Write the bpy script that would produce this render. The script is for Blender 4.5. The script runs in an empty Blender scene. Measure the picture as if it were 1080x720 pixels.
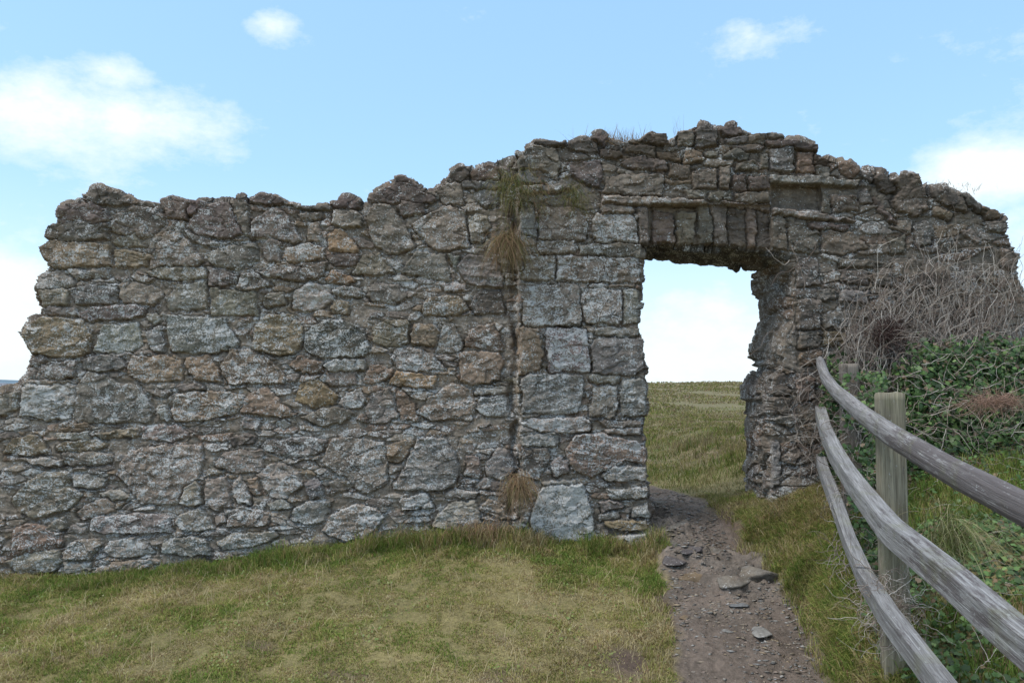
import bpy, math, random
import numpy as np
from mathutils import Vector, geometry
R = np.random.RandomState(7); random.seed(7)
scn = bpy.context.scene; COL = scn.collection
# ------------------------------------------------------------------ camera
F = 840.0; CZ = 1.6; PITCH = math.atan(44/840.0)
cam = bpy.data.cameras.new('camera'); cam.sensor_width = 36; cam.lens = 28.0; cam.clip_end = 20000; cam.clip_start = .05
camo = bpy.data.objects.new('camera', cam); COL.objects.link(camo)
camo.location = (0, 0, CZ); camo.rotation_euler = (math.pi/2 + PITCH, 0, 0); scn.camera = camo
def unp(u, v, D):
    """point at world depth Y=D seen at photo position u,v (used only to read real positions off the photograph)"""
    u = np.asarray(u, float); v = np.asarray(v, float); D = np.asarray(D, float)
    a = (u-540)/F; b = (360-v)/F
    dy = math.cos(PITCH) - b*math.sin(PITCH); dz = math.sin(PITCH) + b*math.cos(PITCH)
    return np.stack([a/dy*D, D+0*a, CZ + dz/dy*D], -1)
# ------------------------------------------------------------------ noise
def _h(ix, iy, s):
    n = (ix.astype(np.int64)*374761393 + iy.astype(np.int64)*668265263 + s*974634777) & 0xffffffff
    n = ((n ^ (n >> 13))*1274126177) & 0xffffffff
    return ((n ^ (n >> 16)) & 0xffffff)/float(0xffffff)
def vn(x, y, s=0):
    x = np.asarray(x, float); y = np.asarray(y, float)
    ix = np.floor(x); iy = np.floor(y); fx = x-ix; fy = y-iy
    fx = fx*fx*(3-2*fx); fy = fy*fy*(3-2*fy)
    a = _h(ix, iy, s); b = _h(ix+1, iy, s); c = _h(ix, iy+1, s); d = _h(ix+1, iy+1, s)
    return (a*(1-fx)+b*fx)*(1-fy) + (c*(1-fx)+d*fx)*fy - .5
def fbm(x, y, s=0, o=4, g=.5):
    t = 0; a = 1.
    for k in range(o):
        t = t + a*vn(x*1.0+k*17.3, y*1.0-k*9.1, s+k); x = x*2.03; y = y*2.03; a *= g
    return t
def sst(a, b, x):
    t = np.clip((x-a)/(b-a), 0, 1); return t*t*(3-2*t)
def voro(x, y, s=0, jit=.9):
    """F1, F2, id hash, nearest point offset"""
    ix = np.floor(x); iy = np.floor(y)
    f1 = np.full(x.shape, 9.); f2 = f1.copy(); idh = np.zeros(x.shape); ox = f1*0; oy = f1*0
    for dx in (-1, 0, 1):
        for dy in (-1, 0, 1):
            cx = ix+dx; cy = iy+dy
            px = cx+.5+jit*(_h(cx, cy, s)-.5); py = cy+.5+jit*(_h(cx, cy, s+5)-.5)
            d = np.hypot(px-x, py-y); m = d < f1
            f2 = np.where(m, f1, np.minimum(f2, d))
            f1 = np.where(m, d, f1); idh = np.where(m, _h(cx, cy, s+11), idh)
            ox = np.where(m, x-px, ox); oy = np.where(m, y-py, oy)
    return f1, f2, idh, ox, oy
# ------------------------------------------------------------------ object helpers
def tag(o, label=None, cat=None, group=None, kind=None):
    if label: o['label'] = label
    if cat: o['category'] = cat
    if group: o['group'] = group
    if kind: o['kind'] = kind
    return o
def empty(name, loc, **k):
    o = bpy.data.objects.new(name, None); COL.objects.link(o); o.location = loc
    o.empty_display_size = .1
    return tag(o, **k)
def mesh(name, V, faces, mat, parent=None, col=None, smooth=False, extra=None):
    """faces: list of (n,k) int arrays"""
    V = np.asarray(V, np.float32)
    if parent is not None: V = V - np.array(parent.location, np.float32)
    me = bpy.data.meshes.new(name); me.vertices.add(len(V)); me.vertices.foreach_set('co', V.ravel())
    faces = [np.asarray(f, np.int32) for f in faces if len(f)]
    tot = np.concatenate([np.full(len(f), f.shape[1], np.int32) for f in faces])
    idx = np.concatenate([f.ravel() for f in faces])
    st = np.concatenate([[0], np.cumsum(tot)[:-1]]).astype(np.int32)
    me.loops.add(len(idx)); me.loops.foreach_set('vertex_index', idx)
    me.polygons.add(len(tot)); me.polygons.foreach_set('loop_start', st)
    try: me.polygons.foreach_set('loop_total', tot)
    except Exception: pass
    if smooth: me.polygons.foreach_set('use_smooth', np.ones(len(tot), bool))
    if col is not None:
        c = np.asarray(col, np.float32)
        if c.shape[1] == 3: c = np.concatenate([c, np.zeros((len(c), 1), np.float32)], 1)
        at = me.attributes.new('Col', 'FLOAT_COLOR', 'POINT'); at.data.foreach_set('color', c.ravel())
    if extra is not None:
        at = me.attributes.new('gc', 'FLOAT_VECTOR', 'POINT'); at.data.foreach_set('vector', np.asarray(extra, np.float32).ravel())
    me.update(calc_edges=True); me.validate()
    if mat: me.materials.append(mat)
    o = bpy.data.objects.new(name, me); COL.objects.link(o)
    if parent is not None: o.parent = parent
    return o
# ------------------------------------------------------------------ materials
def newmat(name):
    m = bpy.data.materials.new(name); m.use_nodes = True; nt = m.node_tree; b = nt.nodes['Principled BSDF']
    b.inputs['Roughness'].default_value = .92; b.inputs['Specular IOR Level'].default_value = .2
    return m, nt, b
def N(nt, t, **k):
    n = nt.nodes.new(t)
    for a, v in k.items():
        if hasattr(n, a): setattr(n, a, v)
        else: n.inputs[a].default_value = v
    return n
def ramp(nt, src, p0, p1, c0=(0,0,0,1), c1=(1,1,1,1)):
    r = nt.nodes.new('ShaderNodeValToRGB'); e = r.color_ramp.elements
    e[0].position = p0; e[1].position = p1; e[0].color = c0; e[1].color = c1
    nt.links.new(src, r.inputs[0]); return r.outputs[0]
def math_(nt, op, a, b=None, clamp=False):
    n = nt.nodes.new('ShaderNodeMath'); n.operation = op; n.use_clamp = clamp
    for i, x in enumerate((a, b)):
        if x is None: continue
        if isinstance(x, (int, float)): n.inputs[i].default_value = x
        else: nt.links.new(x, n.inputs[i])
    return n.outputs[0]
def mix(nt, fac, a, b, mode='MIX'):
    n = nt.nodes.new('ShaderNodeMix'); n.data_type = 'RGBA'; n.blend_type = mode
    for s, x in ((0, fac), (6, a), (7, b)):
        if isinstance(x, (int, float)): n.inputs[s].default_value = x
        elif isinstance(x, tuple): n.inputs[s].default_value = (*x, 1) if len(x) == 3 else x
        else: nt.links.new(x, n.inputs[s])
    return n.outputs[2]
def noise(nt, co, scale, detail=4, rough=.6):
    n = nt.nodes.new('ShaderNodeTexNoise'); n.inputs['Scale'].default_value = scale
    n.inputs['Detail'].default_value = detail; n.inputs['Roughness'].default_value = rough
    nt.links.new(co, n.inputs['Vector']); return n.outputs[0]
def stretch(nt, co, s):
    m = nt.nodes.new('ShaderNodeMapping'); m.inputs['Scale'].default_value = s; nt.links.new(co, m.inputs[0]); return m.outputs[0]
def bump(nt, b, h, strength, dist):
    n = nt.nodes.new('ShaderNodeBump'); n.inputs['Strength'].default_value = strength; n.inputs['Distance'].default_value = dist
    nt.links.new(h, n.inputs['Height']); nt.links.new(n.outputs[0], b.inputs['Normal'])

def stone_mat():
    m, nt, b = newmat('stone'); co = N(nt, 'ShaderNodeTexCoord').outputs['Object']
    at = N(nt, 'ShaderNodeAttribute', attribute_name='Col'); base = at.outputs['Color']; li = at.outputs['Alpha']
    cs = stretch(nt, co, (1, 1, 2.2))
    n1 = noise(nt, cs, 9, 5, .65); n2 = noise(nt, co, 45, 5, .7); n3 = noise(nt, co, 160, 3, .7)
    v = math_(nt, 'MULTIPLY', ramp(nt, n1, .3, .72, (.62,)*3+(1,), (1.35,)*3+(1,)), 1)
    c = mix(nt, 1, base, ramp(nt, n1, .3, .72, (.66, .65, .64, 1), (1.32, 1.30, 1.26, 1)), 'MULTIPLY')
    c = mix(nt, 1, c, ramp(nt, n2, .32, .68, (.68, .67, .66, 1), (1.34, 1.34, 1.34, 1)), 'MULTIPLY')
    # brown staining
    st = ramp(nt, noise(nt, co, 5.5, 4, .6), .52, .66)
    c = mix(nt, math_(nt, 'MULTIPLY', st, .35), c, (.19, .135, .085))
    # grey-green algae film
    al = ramp(nt, noise(nt, co, 14, 5, .7), .56, .68)
    c = mix(nt, math_(nt, 'MULTIPLY', al, .16), c, (.15, .15, .11))
    # crusty pale lichen: patches broken by a fine noise, amount follows the stone
    nl = noise(nt, co, 16, 4, .65); nf = noise(nt, co, 85, 4, .62)
    s = math_(nt, 'ADD', math_(nt, 'MULTIPLY', nl, .42), math_(nt, 'MULTIPLY', nf, .58))
    s = math_(nt, 'ADD', s, math_(nt, 'MULTIPLY', li, .10))
    s = math_(nt, 'ADD', s, math_(nt, 'MULTIPLY', math_(nt, 'SUBTRACT', ramp(nt, noise(nt, co, 6.5, 5, .6), .42, .62), .5), .045))
    lm = ramp(nt, s, .554, .583)
    c = mix(nt, math_(nt, 'MULTIPLY', lm, .80), c, mix(nt, n3, (.40, .39, .37), (.66, .645, .62)))
    # small dots of white lichen
    vo = N(nt, 'ShaderNodeTexVoronoi'); vo.inputs['Scale'].default_value = 46; nt.links.new(co, vo.inputs['Vector'])
    vs = math_(nt, 'MULTIPLY', ramp(nt, vo.outputs['Distance'], .16, .25, (1,1,1,1), (0,0,0,1)), ramp(nt, math_(nt,'ADD',noise(nt, co, 11, 3, .6),math_(nt,'MULTIPLY',li,.12)), .56, .64))
    c = mix(nt, math_(nt, 'MULTIPLY', vs, .7), c, (.56, .56, .55))
    # ochre lichen
    oc = ramp(nt, noise(nt, stretch(nt, co, (1.3, 1, 1)), 33, 5, .75), .66, .70)
    c = mix(nt, math_(nt, 'MULTIPLY', oc, .45), c, (.30, .24, .10))
    nt.links.new(c, b.inputs['Base Color'])
    hb = math_(nt, 'ADD', math_(nt, 'MULTIPLY', n2, .5), math_(nt, 'MULTIPLY', n3, .3))
    bump(nt, b, math_(nt, 'ADD', hb, math_(nt, 'MULTIPLY', lm, .08)), .9, .012)
    return m
M_STONE = stone_mat()
def veg_mat(name, tr=.3):
    m, nt, b = newmat(name); at = N(nt, 'ShaderNodeAttribute', attribute_name='Col')
    d = N(nt, 'ShaderNodeBsdfDiffuse'); t = N(nt, 'ShaderNodeBsdfTranslucent'); mx = N(nt, 'ShaderNodeMixShader'); mx.inputs[0].default_value = tr
    nt.links.new(at.outputs['Color'], d.inputs[0]); nt.links.new(at.outputs['Color'], t.inputs[0])
    nt.links.new(d.outputs[0], mx.inputs[1]); nt.links.new(t.outputs[0], mx.inputs[2])
    nt.links.new(mx.outputs[0], nt.nodes['Material Output'].inputs[0]); nt.nodes.remove(b)
    return m
M_GRASS = veg_mat('grass_blades', .35)
def leaf_mat():
    m, nt, b = newmat('ivy_leaf'); at = N(nt, 'ShaderNodeAttribute', attribute_name='Col')
    nt.links.new(at.outputs['Color'], b.inputs['Base Color']); b.inputs['Roughness'].default_value = .5; b.inputs['Specular IOR Level'].default_value = .35
    return m
M_LEAF = leaf_mat()
def twig_mat():
    m, nt, b = newmat('dry_stem'); at = N(nt, 'ShaderNodeAttribute', attribute_name='Col')
    co = N(nt, 'ShaderNodeTexCoord').outputs['Object']
    c = mix(nt, 1, at.outputs['Color'], ramp(nt, noise(nt, co, 90, 3), .3, .7, (.7,)*3+(1,), (1.3,)*3+(1,)), 'MULTIPLY')
    nt.links.new(c, b.inputs['Base Color']); return m
M_TWIG = twig_mat()
def wood_mat():
    m, nt, b = newmat('weathered_wood'); at = N(nt, 'ShaderNodeAttribute', attribute_name='Col')
    gc = N(nt, 'ShaderNodeAttribute', attribute_name='gc').outputs['Vector']; co = N(nt, 'ShaderNodeTexCoord').outputs['Object']
    g1 = noise(nt, stretch(nt, gc, (2.5, 70, 70)), 1, 5, .65); g2 = noise(nt, stretch(nt, gc, (9, 260, 260)), 1, 3, .6)
    c = mix(nt, 1, at.outputs['Color'], ramp(nt, g1, .32, .68, (.58, .56, .55, 1), (1.35, 1.36, 1.38, 1)), 'MULTIPLY')
    c = mix(nt, 1, c, ramp(nt, g2, .35, .65, (.75,)*3+(1,), (1.2,)*3+(1,)), 'MULTIPLY')
    al = at.outputs['Alpha']
    dk = ramp(nt, math_(nt, 'ADD', noise(nt, stretch(nt, gc, (7, 45, 45)), 1, 8, .78), math_(nt, 'MULTIPLY', al, .21)), .60, .67)
    c = mix(nt, math_(nt, 'MULTIPLY', dk, .75), c, (.085, .07, .07))
    lc = ramp(nt, noise(nt, stretch(nt, gc, (22, 40, 40)), 1, 5, .75), .62, .67)
    c = mix(nt, math_(nt, 'MULTIPLY', lc, .5), c, (.47, .48, .48))
    gr = ramp(nt, noise(nt, co, 7, 3, .6), .55, .7)
    c = mix(nt, math_(nt, 'MULTIPLY', gr, .3), c, (.16, .17, .07))
    nt.links.new(c, b.inputs['Base Color']); b.inputs['Roughness'].default_value = .8
    bump(nt, b, math_(nt, 'ADD', g1, math_(nt, 'MULTIPLY', g2, .6)), .8, .006)
    return m
M_WOOD = wood_mat()
def ground_mat():
    m, nt, b = newmat('ground'); at = N(nt, 'ShaderNodeAttribute', attribute_name='Col'); co = N(nt, 'ShaderNodeTexCoord').outputs['Object']
    n1 = noise(nt, co, 34, 7, .78); n2 = noise(nt, co, 2.2, 6, .65); n0 = noise(nt, stretch(nt, co, (.12, .5, 1)), 1, 5, .65)
    c = mix(nt, 1, at.outputs['Color'], ramp(nt, n1, .3, .7, (.55, .55, .55, 1), (1.45, 1.42, 1.4, 1)), 'MULTIPLY')
    c = mix(nt, 1, c, ramp(nt, n2, .35, .65, (.8, .8, .78, 1), (1.22, 1.18, 1.15, 1)), 'MULTIPLY')
    far = at.outputs['Alpha']
    fc = mix(nt, ramp(nt, n0, .38, .62), (.145, .135, .058), (.19, .145, .088))
    fc = mix(nt, math_(nt, 'MULTIPLY', ramp(nt, n2, .5, .68), .6), fc, (.125, .14, .05))
    fc = mix(nt, 1, fc, ramp(nt, noise(nt, co, 9, 6, .75), .3, .7, (.6, .6, .6, 1), (1.4, 1.4, 1.4, 1)), 'MULTIPLY')
    c = mix(nt, far, c, fc)
    nt.links.new(c, b.inputs['Base Color']); bump(nt, b, math_(nt, 'ADD', n1, math_(nt, 'MULTIPLY', n2, .5)), 1, .02)
    return m
M_GROUND = ground_mat()
def plain(name, c, rough=.9, sc=20, amp=.3):
    m, nt, b = newmat(name); co = N(nt, 'ShaderNodeTexCoord').outputs['Object']
    k = mix(nt, 1, c, ramp(nt, noise(nt, co, sc, 5, .7), .3, .7, (1-amp,)*3+(1,), (1+amp,)*3+(1,)), 'MULTIPLY')
    nt.links.new(k, b.inputs['Base Color']); b.inputs['Roughness'].default_value = rough; return m

# tone, lichen percent, protrusion cm, outline as seen square-on (photo units)
STONE_TXT = '''
d 20 3 90 214 94 201 102 197 110 202 127 205 135 215 120 217
d 10 4 60 236 62 222 72 214 95 215 112 222 115 232 100 235
d 10 4 47 252 51 239 75 235 115 236 114 251 95 254 57 255
g 40 2 118 227 140 218 168 219 175 234 160 249 148 250 120 244
d 20 3 168 211 180 207 199 211 197 231 176 228
d 10 4 200 210 215 212 215 220 200 227
d 25 4 198 238 212 220 232 212 248 220 259 247 237 251 212 248
d 10 5 246 217 252 205 260 215 266 252 260 247 250 227
d 60 3 195 243 225 255 270 256 250 261 225 263 205 254
t 35 4 42 262 50 256 82 255 116 260 119 280 57 282 51 277
g 15 2 120 257 127 249 142 247 152 259 125 261
t 20 2 122 265 140 264 160 270 155 280 122 280
g 40 4 160 272 175 244 185 243 200 254 216 276 195 281 160 284
g 15 2 218 268 240 260 272 257 272 274 250 285 225 278
d 15 3 218 282 240 286 252 290 247 300 222 302
g 50 3 155 287 175 281 215 282 217 292 185 295 160 291
b 25 3 38 304 45 289 62 286 80 295 75 302 50 306
g 50 2 70 285 115 284 117 292 82 295
g 20 3 42 306 75 305 72 321 45 322
b 50 3 75 304 100 299 125 300 124 319 82 320
g 15 2 126 300 140 297 170 305 172 312 162 322 130 317
g 30 3 177 315 190 300 217 297 219 325 200 327 180 326
g 20 3 222 305 271 308 271 333 223 332
d 60 3 82 330 100 324 140 321 155 326 150 334 107 337 85 337
d 20 3 45 332 50 323 80 325 82 331
t 40 4 25 357 27 345 45 335 85 336 96 355 95 371 80 376 60 376 36 373
l 70 3 110 343 145 341 152 362 140 370 100 371
l 40 3 155 334 165 331 170 338 162 343
b 35 3 155 350 170 344 176 365 172 372 160 368
b 60 4 176 332 215 335 236 337 250 362 248 365 225 372 183 370 178 350
d 10 4 31 380 44 375 50 378 38 389
g 35 3 38 400 45 387 82 380 78 397 60 401
b 5 4 87 380 102 375 128 376 134 388 107 391 90 388
t 35 3 136 387 142 375 175 375 194 377 192 400 150 402 136 395
t 35 2 198 376 220 374 230 390 232 402 207 400 196 385
l 85 3 22 438 26 405 54 404 81 405 80 422 73 441 50 442
g 40 4 77 442 84 405 95 391 110 394 125 404 145 406 165 432 160 445 100 445
l 60 3 166 430 175 427 180 435 179 444 172 442
t 50 3 182 433 187 414 200 414 230 413 255 416 265 422 250 435 220 442 185 444
d 15 2 155 412 165 410 181 412 175 417 160 416
d 15 2 187 406 212 405 215 410 190 411
t 10 2 60 447 92 445 94 454 80 456 58 454
l 60 3 60 456 93 456 92 464 62 463
t 30 3 100 456 145 452 147 460 107 463
g 50 2 150 450 170 447 190 450 200 460 180 465 152 462
t 10 2 207 460 245 457 237 464 210 464
k 5 3 237 462 260 457 272 462 267 467 247 469
t 50 3 5 477 15 461 41 459 51 477 30 480
t 50 3 60 472 65 467 105 464 112 470 100 476 62 476
g 35 3 66 478 100 477 118 480 117 487 95 491 68 490
l 50 3 22 483 45 483 66 486 66 491 37 489
g 45 4 126 489 140 475 170 470 212 470 214 486 211 505 194 511 188 530 150 531 135 512 125 500
g 35 4 190 530 196 513 207 507 213 512 212 530 205 533
g 45 4 12 530 20 517 30 507 50 496 74 498 76 515 88 520 75 535 35 547
l 50 3 77 500 95 500 113 506 110 514 95 515 78 512
l 40 4 107 522 117 516 130 516 136 524 120 526
g 45 3 81 540 92 532 110 526 122 530 120 539 100 545 88 547
b 70 5 96 559 99 547 140 541 180 544 182 560 150 562 112 562
l 40 3 70 561 80 550 95 552 91 562
g 15 3 50 555 60 547 69 545 72 552 65 561 55 560
l 45 4 187 547 200 537 212 535 222 547 227 556 205 560 190 556
g 20 2 217 533 218 505 240 502 244 533 230 537
l 45 4 246 507 254 502 261 515 265 529 252 531 248 520
g 30 3 217 501 221 491 236 497
g 35 3 228 487 238 475 275 475 277 497 250 499 230 492
g 35 3 241 554 241 542 255 532 270 535 285 540 282 552
g 20 3 225 541 237 540 239 550 230 552
r 40 4 15 566 17 555 37 550 50 557 67 562 65 575 45 580 14 586
g 40 4 8 590 30 583 62 578 66 592 58 602 20 606
g 55 4 66 582 77 570 107 567 110 572 95 589 72 590
l 55 4 111 580 117 572 140 567 155 566 162 582 140 587 120 587
l 60 4 171 582 172 570 200 565 217 570 224 585 195 586
g 30 4 95 602 112 595 160 590 170 592 150 600 120 604
l 40 3 67 593 97 593 95 600 70 603
g 30 4 230 572 245 562 285 560 295 563 270 575 237 580
d 20 5 262 212 275 204 297 209 300 214 280 217
d 40 4 265 252 267 235 285 222 295 221 310 235 317 252 310 255 290 251
l 40 3 315 225 340 224 340 229 320 230
g 15 2 324 235 339 232 339 254 325 254
g 35 5 352 220 375 221 382 231 381 239 360 241 351 236
d 10 5 345 217 365 207 379 212 380 220 352 220
d 10 3 300 214 350 217 350 221 320 220
g 20 4 389 227 395 214 410 217 425 235 438 262 410 268 397 260 390 245
o 15 3 347 264 347 246 360 242 375 257 379 266 362 266
k 5 4 344 272 360 267 380 269 375 279 360 281 348 277
d 5 3 372 252 380 250 395 258 390 262 380 260
g 15 2 372 288 382 270 400 267 417 287 400 290
g 20 3 276 263 285 252 297 256 296 275 285 276
t 60 3 300 272 303 260 325 257 342 262 342 274 310 277
d 25 4 270 286 300 280 345 277 340 290 320 297 285 291
o 15 3 342 295 350 286 370 290 375 297 347 299
g 35 3 251 305 255 290 272 288 287 301 270 306
g 20 3 279 322 282 310 300 309 301 320 287 323
l 55 3 308 326 310 310 325 298 347 302 350 315 340 325 320 328
g 45 3 350 307 362 301 382 305 380 312 360 312
t 10 3 350 322 352 316 367 317 367 330 350 330
g 10 3 387 310 395 298 420 300 430 312 417 320 395 317
t 40 4 267 368 268 350 275 335 290 330 310 333 319 345 319 360 310 373 295 374
d 55 4 321 367 323 350 340 338 365 337 385 350 390 365 385 375 340 377
t 20 3 395 360 393 347 405 338 430 338 431 345 428 362 405 365
t 10 3 433 362 436 342 455 342 463 350 460 364
d 80 3 412 377 417 367 440 367 455 372 470 388 440 391 420 387
r 50 4 232 387 242 367 262 370 282 377 300 397 300 404 242 405
r 10 4 305 385 315 377 340 380 341 391 320 394
l 60 4 342 384 355 379 384 381 384 390 350 392
g 10 2 345 395 375 392 375 405 347 406
r 30 3 384 400 390 385 415 390 411 400 385 404
o 25 3 411 405 420 391 462 397 457 409 425 407
o 10 3 312 422 317 405 335 400 357 417 350 427 330 430
r 15 3 255 435 262 415 282 408 292 420 312 437 295 440 262 436
l 60 4 357 425 365 415 380 410 386 420 382 429 365 430
k 15 4 317 440 340 430 362 429 372 437 360 445 340 449
b 20 3 390 445 387 430 392 417 411 410 417 425 420 440 407 446
r 5 3 419 412 427 413 437 427 441 444 424 443 419 425
g 40 3 443 437 452 420 475 404 497 412 501 430 497 442 452 442
l 45 3 255 450 260 440 275 442 272 454
l 50 3 290 447 300 442 307 447 300 451
d 45 4 275 472 282 464 325 460 345 465 340 476 312 482 295 479
g 50 4 341 487 350 462 375 462 405 465 409 480 407 510 390 519 375 515 350 495
g 25 3 347 508 360 501 372 513 350 522
t 20 2 408 470 417 465 437 465 427 482 420 487 410 485
b 40 5 415 512 425 495 440 465 455 461 470 462 480 475 484 495 480 508 470 515 435 517 416 516
l 45 3 272 501 282 490 300 487 315 497 319 512 300 526 285 522
b 25 3 321 509 336 504 340 522 327 526
l 45 4 306 547 310 536 325 529 350 528 347 535 340 550 317 552
l 30 3 282 530 295 526 305 530 306 535 285 536
t 15 2 262 505 272 504 275 521 266 520
g 50 6 339 560 350 542 375 531 397 534 405 545 387 567 365 571 350 565
l 80 5 421 527 452 520 457 535 425 537
l 30 5 460 545 477 530 502 527 507 550 495 560 457 556
l 30 3 470 520 480 515 505 519 502 524 472 524
b 15 4 512 490 525 472 545 477 545 495 532 506 515 501
l 35 3 490 500 492 480 505 482 507 502
g 15 3 502 513 510 504 532 509 532 518
g 30 3 505 537 515 527 540 535 545 547 527 547
t 15 4 486 402 486 372 527 372 531 382 527 400 495 406
g 45 3 460 370 467 342 477 341 490 365 482 371
r 40 3 492 365 495 347 520 342 532 365 527 370
l 40 3 500 416 502 410 540 407 542 413
l 75 3 502 430 507 420 532 416 540 425 535 440 512 439
g 30 3 530 400 537 395 547 400 545 406
g 35 4 435 237 457 225 470 216 492 222 494 260 460 264 445 250
g 35 4 496 228 512 227 516 237 507 257 497 255
g 15 3 512 250 522 255 522 266 511 262
b 15 3 422 285 440 267 469 267 475 295 435 290
b 10 3 472 267 485 270 480 284
b 5 4 482 282 492 270 522 272 531 292 530 302 495 300
l 45 3 467 300 482 297 495 305 470 307
t 35 3 445 327 450 315 482 312 495 325 482 332 447 332
k 10 3 495 322 505 307 527 305 532 330 502 330
d 25 5 391 213 392 207 405 199 415 197 419 186 432 187 440 196 447 205 460 210 455 214 420 214
k 10 4 419 219 425 214 447 216 450 225 425 228
d 15 4 460 202 472 193 487 192 489 215 470 216
d 20 5 475 182 487 175 496 180 495 191 477 191
r 20 5 497 182 515 174 527 177 527 190 500 191
b 10 4 487 192 527 191 535 199 490 199
b 10 3 502 207 507 201 527 202 525 217 512 217
d 10 3 527 177 545 175 547 187 530 190
l 35 4 550 215 562 216 567 251 550 247
g 40 4 570 220 607 219 619 235 617 254 570 252
l 65 5 625 230 630 225 668 225 672 235 672 254 630 255 625 245
g 30 4 632 214 667 214 670 223 635 224
g 10 6 674 216 683 216 683 255 675 256
g 25 4 567 255 605 254 605 266 570 268
g 25 4 610 259 650 257 675 258 675 271 612 268
g 40 4 555 270 585 271 585 295 552 294
g 60 4 588 270 673 273 673 297 588 296
l 55 5 551 303 570 299 610 302 612 320 611 343 552 344
g 65 5 614 310 625 305 655 306 656 330 654 341 618 340 614 325
g 40 4 658 305 673 305 672 340 659 342
t 15 4 545 347 567 346 574 372 570 390 547 394
d 100 4 576 347 617 347 622 392 580 392 578 370
b 15 5 624 360 640 356 679 358 679 387 670 395 625 394
l 50 4 630 345 675 347 674 354 628 352
b 40 5 550 400 560 394 615 396 614 420 608 436 550 434
l 50 4 622 438 625 410 650 406 652 430 645 441
b 25 5 655 402 675 398 681 405 681 437 657 438
l 40 4 622 397 652 396 652 404 623 404
l 70 5 550 447 560 440 615 441 622 447 620 455 575 456
b 30 5 550 460 585 457 589 464 587 470 550 470
d 20 5 630 443 677 443 677 450 640 451
l 40 5 637 452 677 451 675 457 640 456
k 20 4 550 474 577 472 580 485 567 506 550 502
b 30 4 581 490 590 482 600 487 600 497 585 502
r 65 5 595 475 605 460 635 457 670 465 681 472 681 487 657 485 637 495 625 502 605 495
l 60 5 635 502 645 490 681 492 682 505 640 506
l 40 4 570 508 607 506 607 510 572 511
l 95 6 560 550 567 520 577 512 615 510 620 525 625 545 625 570 595 572 562 570
l 60 5 640 515 682 514 682 524 645 526
l 40 4 632 530 652 528 657 535 635 539
l 50 5 666 537 682 530 683 545 667 545
l 40 4 631 542 652 541 652 547 632 549
o 20 5 637 550 680 549 681 557 657 560 640 556
l 80 5 647 565 682 562 684 570 650 574
g 25 5 540 180 555 160 566 150 585 155 591 170 588 188 570 180 557 179
b 5 4 548 182 557 181 571 193 548 194
d 20 4 597 172 632 170 635 182 632 197 617 195 602 182
l 40 7 550 198 597 195 602 200 552 203
l 50 9 636 206 700 210 740 212 745 216 700 217 636 213
l 40 8 760 214 812 217 812 222 772 220
d 10 5 676 144 685 140 702 142 705 152 678 150
g 10 4 715 140 730 135 731 153 715 154
d 10 5 734 140 740 131 755 137 757 154 735 155
d 10 4 760 136 770 130 780 137 782 143 765 143
b 5 4 765 146 788 145 790 151 767 151
g 10 4 790 143 805 141 806 152 790 152
d 10 4 770 154 805 154 800 159 775 159
l 30 4 808 140 825 141 827 146 810 146
d 15 5 808 149 840 149 862 153 862 160 840 158 810 154
b 40 4 812 158 835 157 838 180 812 181
r 15 4 841 162 857 162 859 182 841 181
r 15 4 859 163 873 170 872 176 860 172
l 30 4 861 175 875 176 875 187 862 184
l 50 9 812 186 865 187 905 191 902 196 812 193
g 20 4 878 206 902 206 905 222 878 222
d 10 3 867 203 875 204 875 224 867 222
t 50 4 720 167 725 157 742 162 742 169 722 174
t 10 2 692 160 717 159 717 169 694 167
b 5 4 744 160 757 161 756 165 745 164
d 15 4 762 165 775 158 790 163 787 170 765 168
g 15 4 775 174 795 171 799 180 777 181
g 20 4 801 162 809 162 809 178 801 179
g 10 4 730 180 755 179 756 199 732 197
g 10 5 759 178 769 176 770 200 760 197
g 10 4 774 187 787 185 788 201 774 200
d 15 4 791 187 810 187 810 200 792 200
g 20 4 776 204 810 203 811 214 777 213
g 20 4 747 203 772 202 772 211 750 212
g 10 3 705 173 728 176 726 188 705 188
g 20 4 722 199 745 201 744 209 725 207
d 10 4 655 174 665 166 700 170 702 180 665 178
g 25 3 640 188 660 184 699 185 699 206 636 204
d 10 4 632 159 655 160 657 166 634 166
g 10 3 658 153 690 155 689 165 658 160
d 10 4 601 152 615 146 629 152 630 162 602 159
d 10 4 625 147 633 140 640 147 637 155
d 10 5 562 150 596 151 597 155 564 153
g 5 6 712 224 732 226 730 257 714 257
g 20 7 735 218 747 218 752 255 736 258
g 5 6 749 218 765 218 765 259 754 257
g 0 5 788 221 797 222 796 260 788 260
g 5 3 688 223 709 226 711 256 688 255
d 0 3 768 221 786 222 785 260 768 259
d 0 3 799 223 811 225 811 261 799 261
g 10 4 814 228 825 226 829 262 815 263
g 15 4 829 229 850 232 862 240 862 266 832 263
l 40 8 815 221 865 226 902 233 865 232 815 225
d 20 6 852 235 895 238 890 243 855 240
g 10 4 866 243 900 247 915 262 890 268 866 264
r 10 4 884 172 893 170 907 181 898 187 887 183
d 10 4 908 185 918 182 922 189 918 193
k 0 6 923 188 931 183 945 194 944 202 929 201
g 5 6 941 190 947 186 966 184 973 199 978 223 962 227 947 222 940 212 949 201
d 5 5 982 203 996 200 1016 212 1018 223 1004 219 987 212
b 5 5 1011 207 1018 206 1034 218 1033 223 1020 215
r 5 5 1036 221 1040 218 1051 222 1054 230 1040 231
l 20 5 1039 237 1041 234 1059 233 1060 246 1040 243
g 5 3 984 218 1003 226 1001 231 986 227
l 35 4 1014 243 1024 242 1033 254 1027 257
l 15 4 1056 262 1070 268 1070 283 1058 281
b 15 4 964 239 975 233 982 243 980 257 967 257
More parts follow.
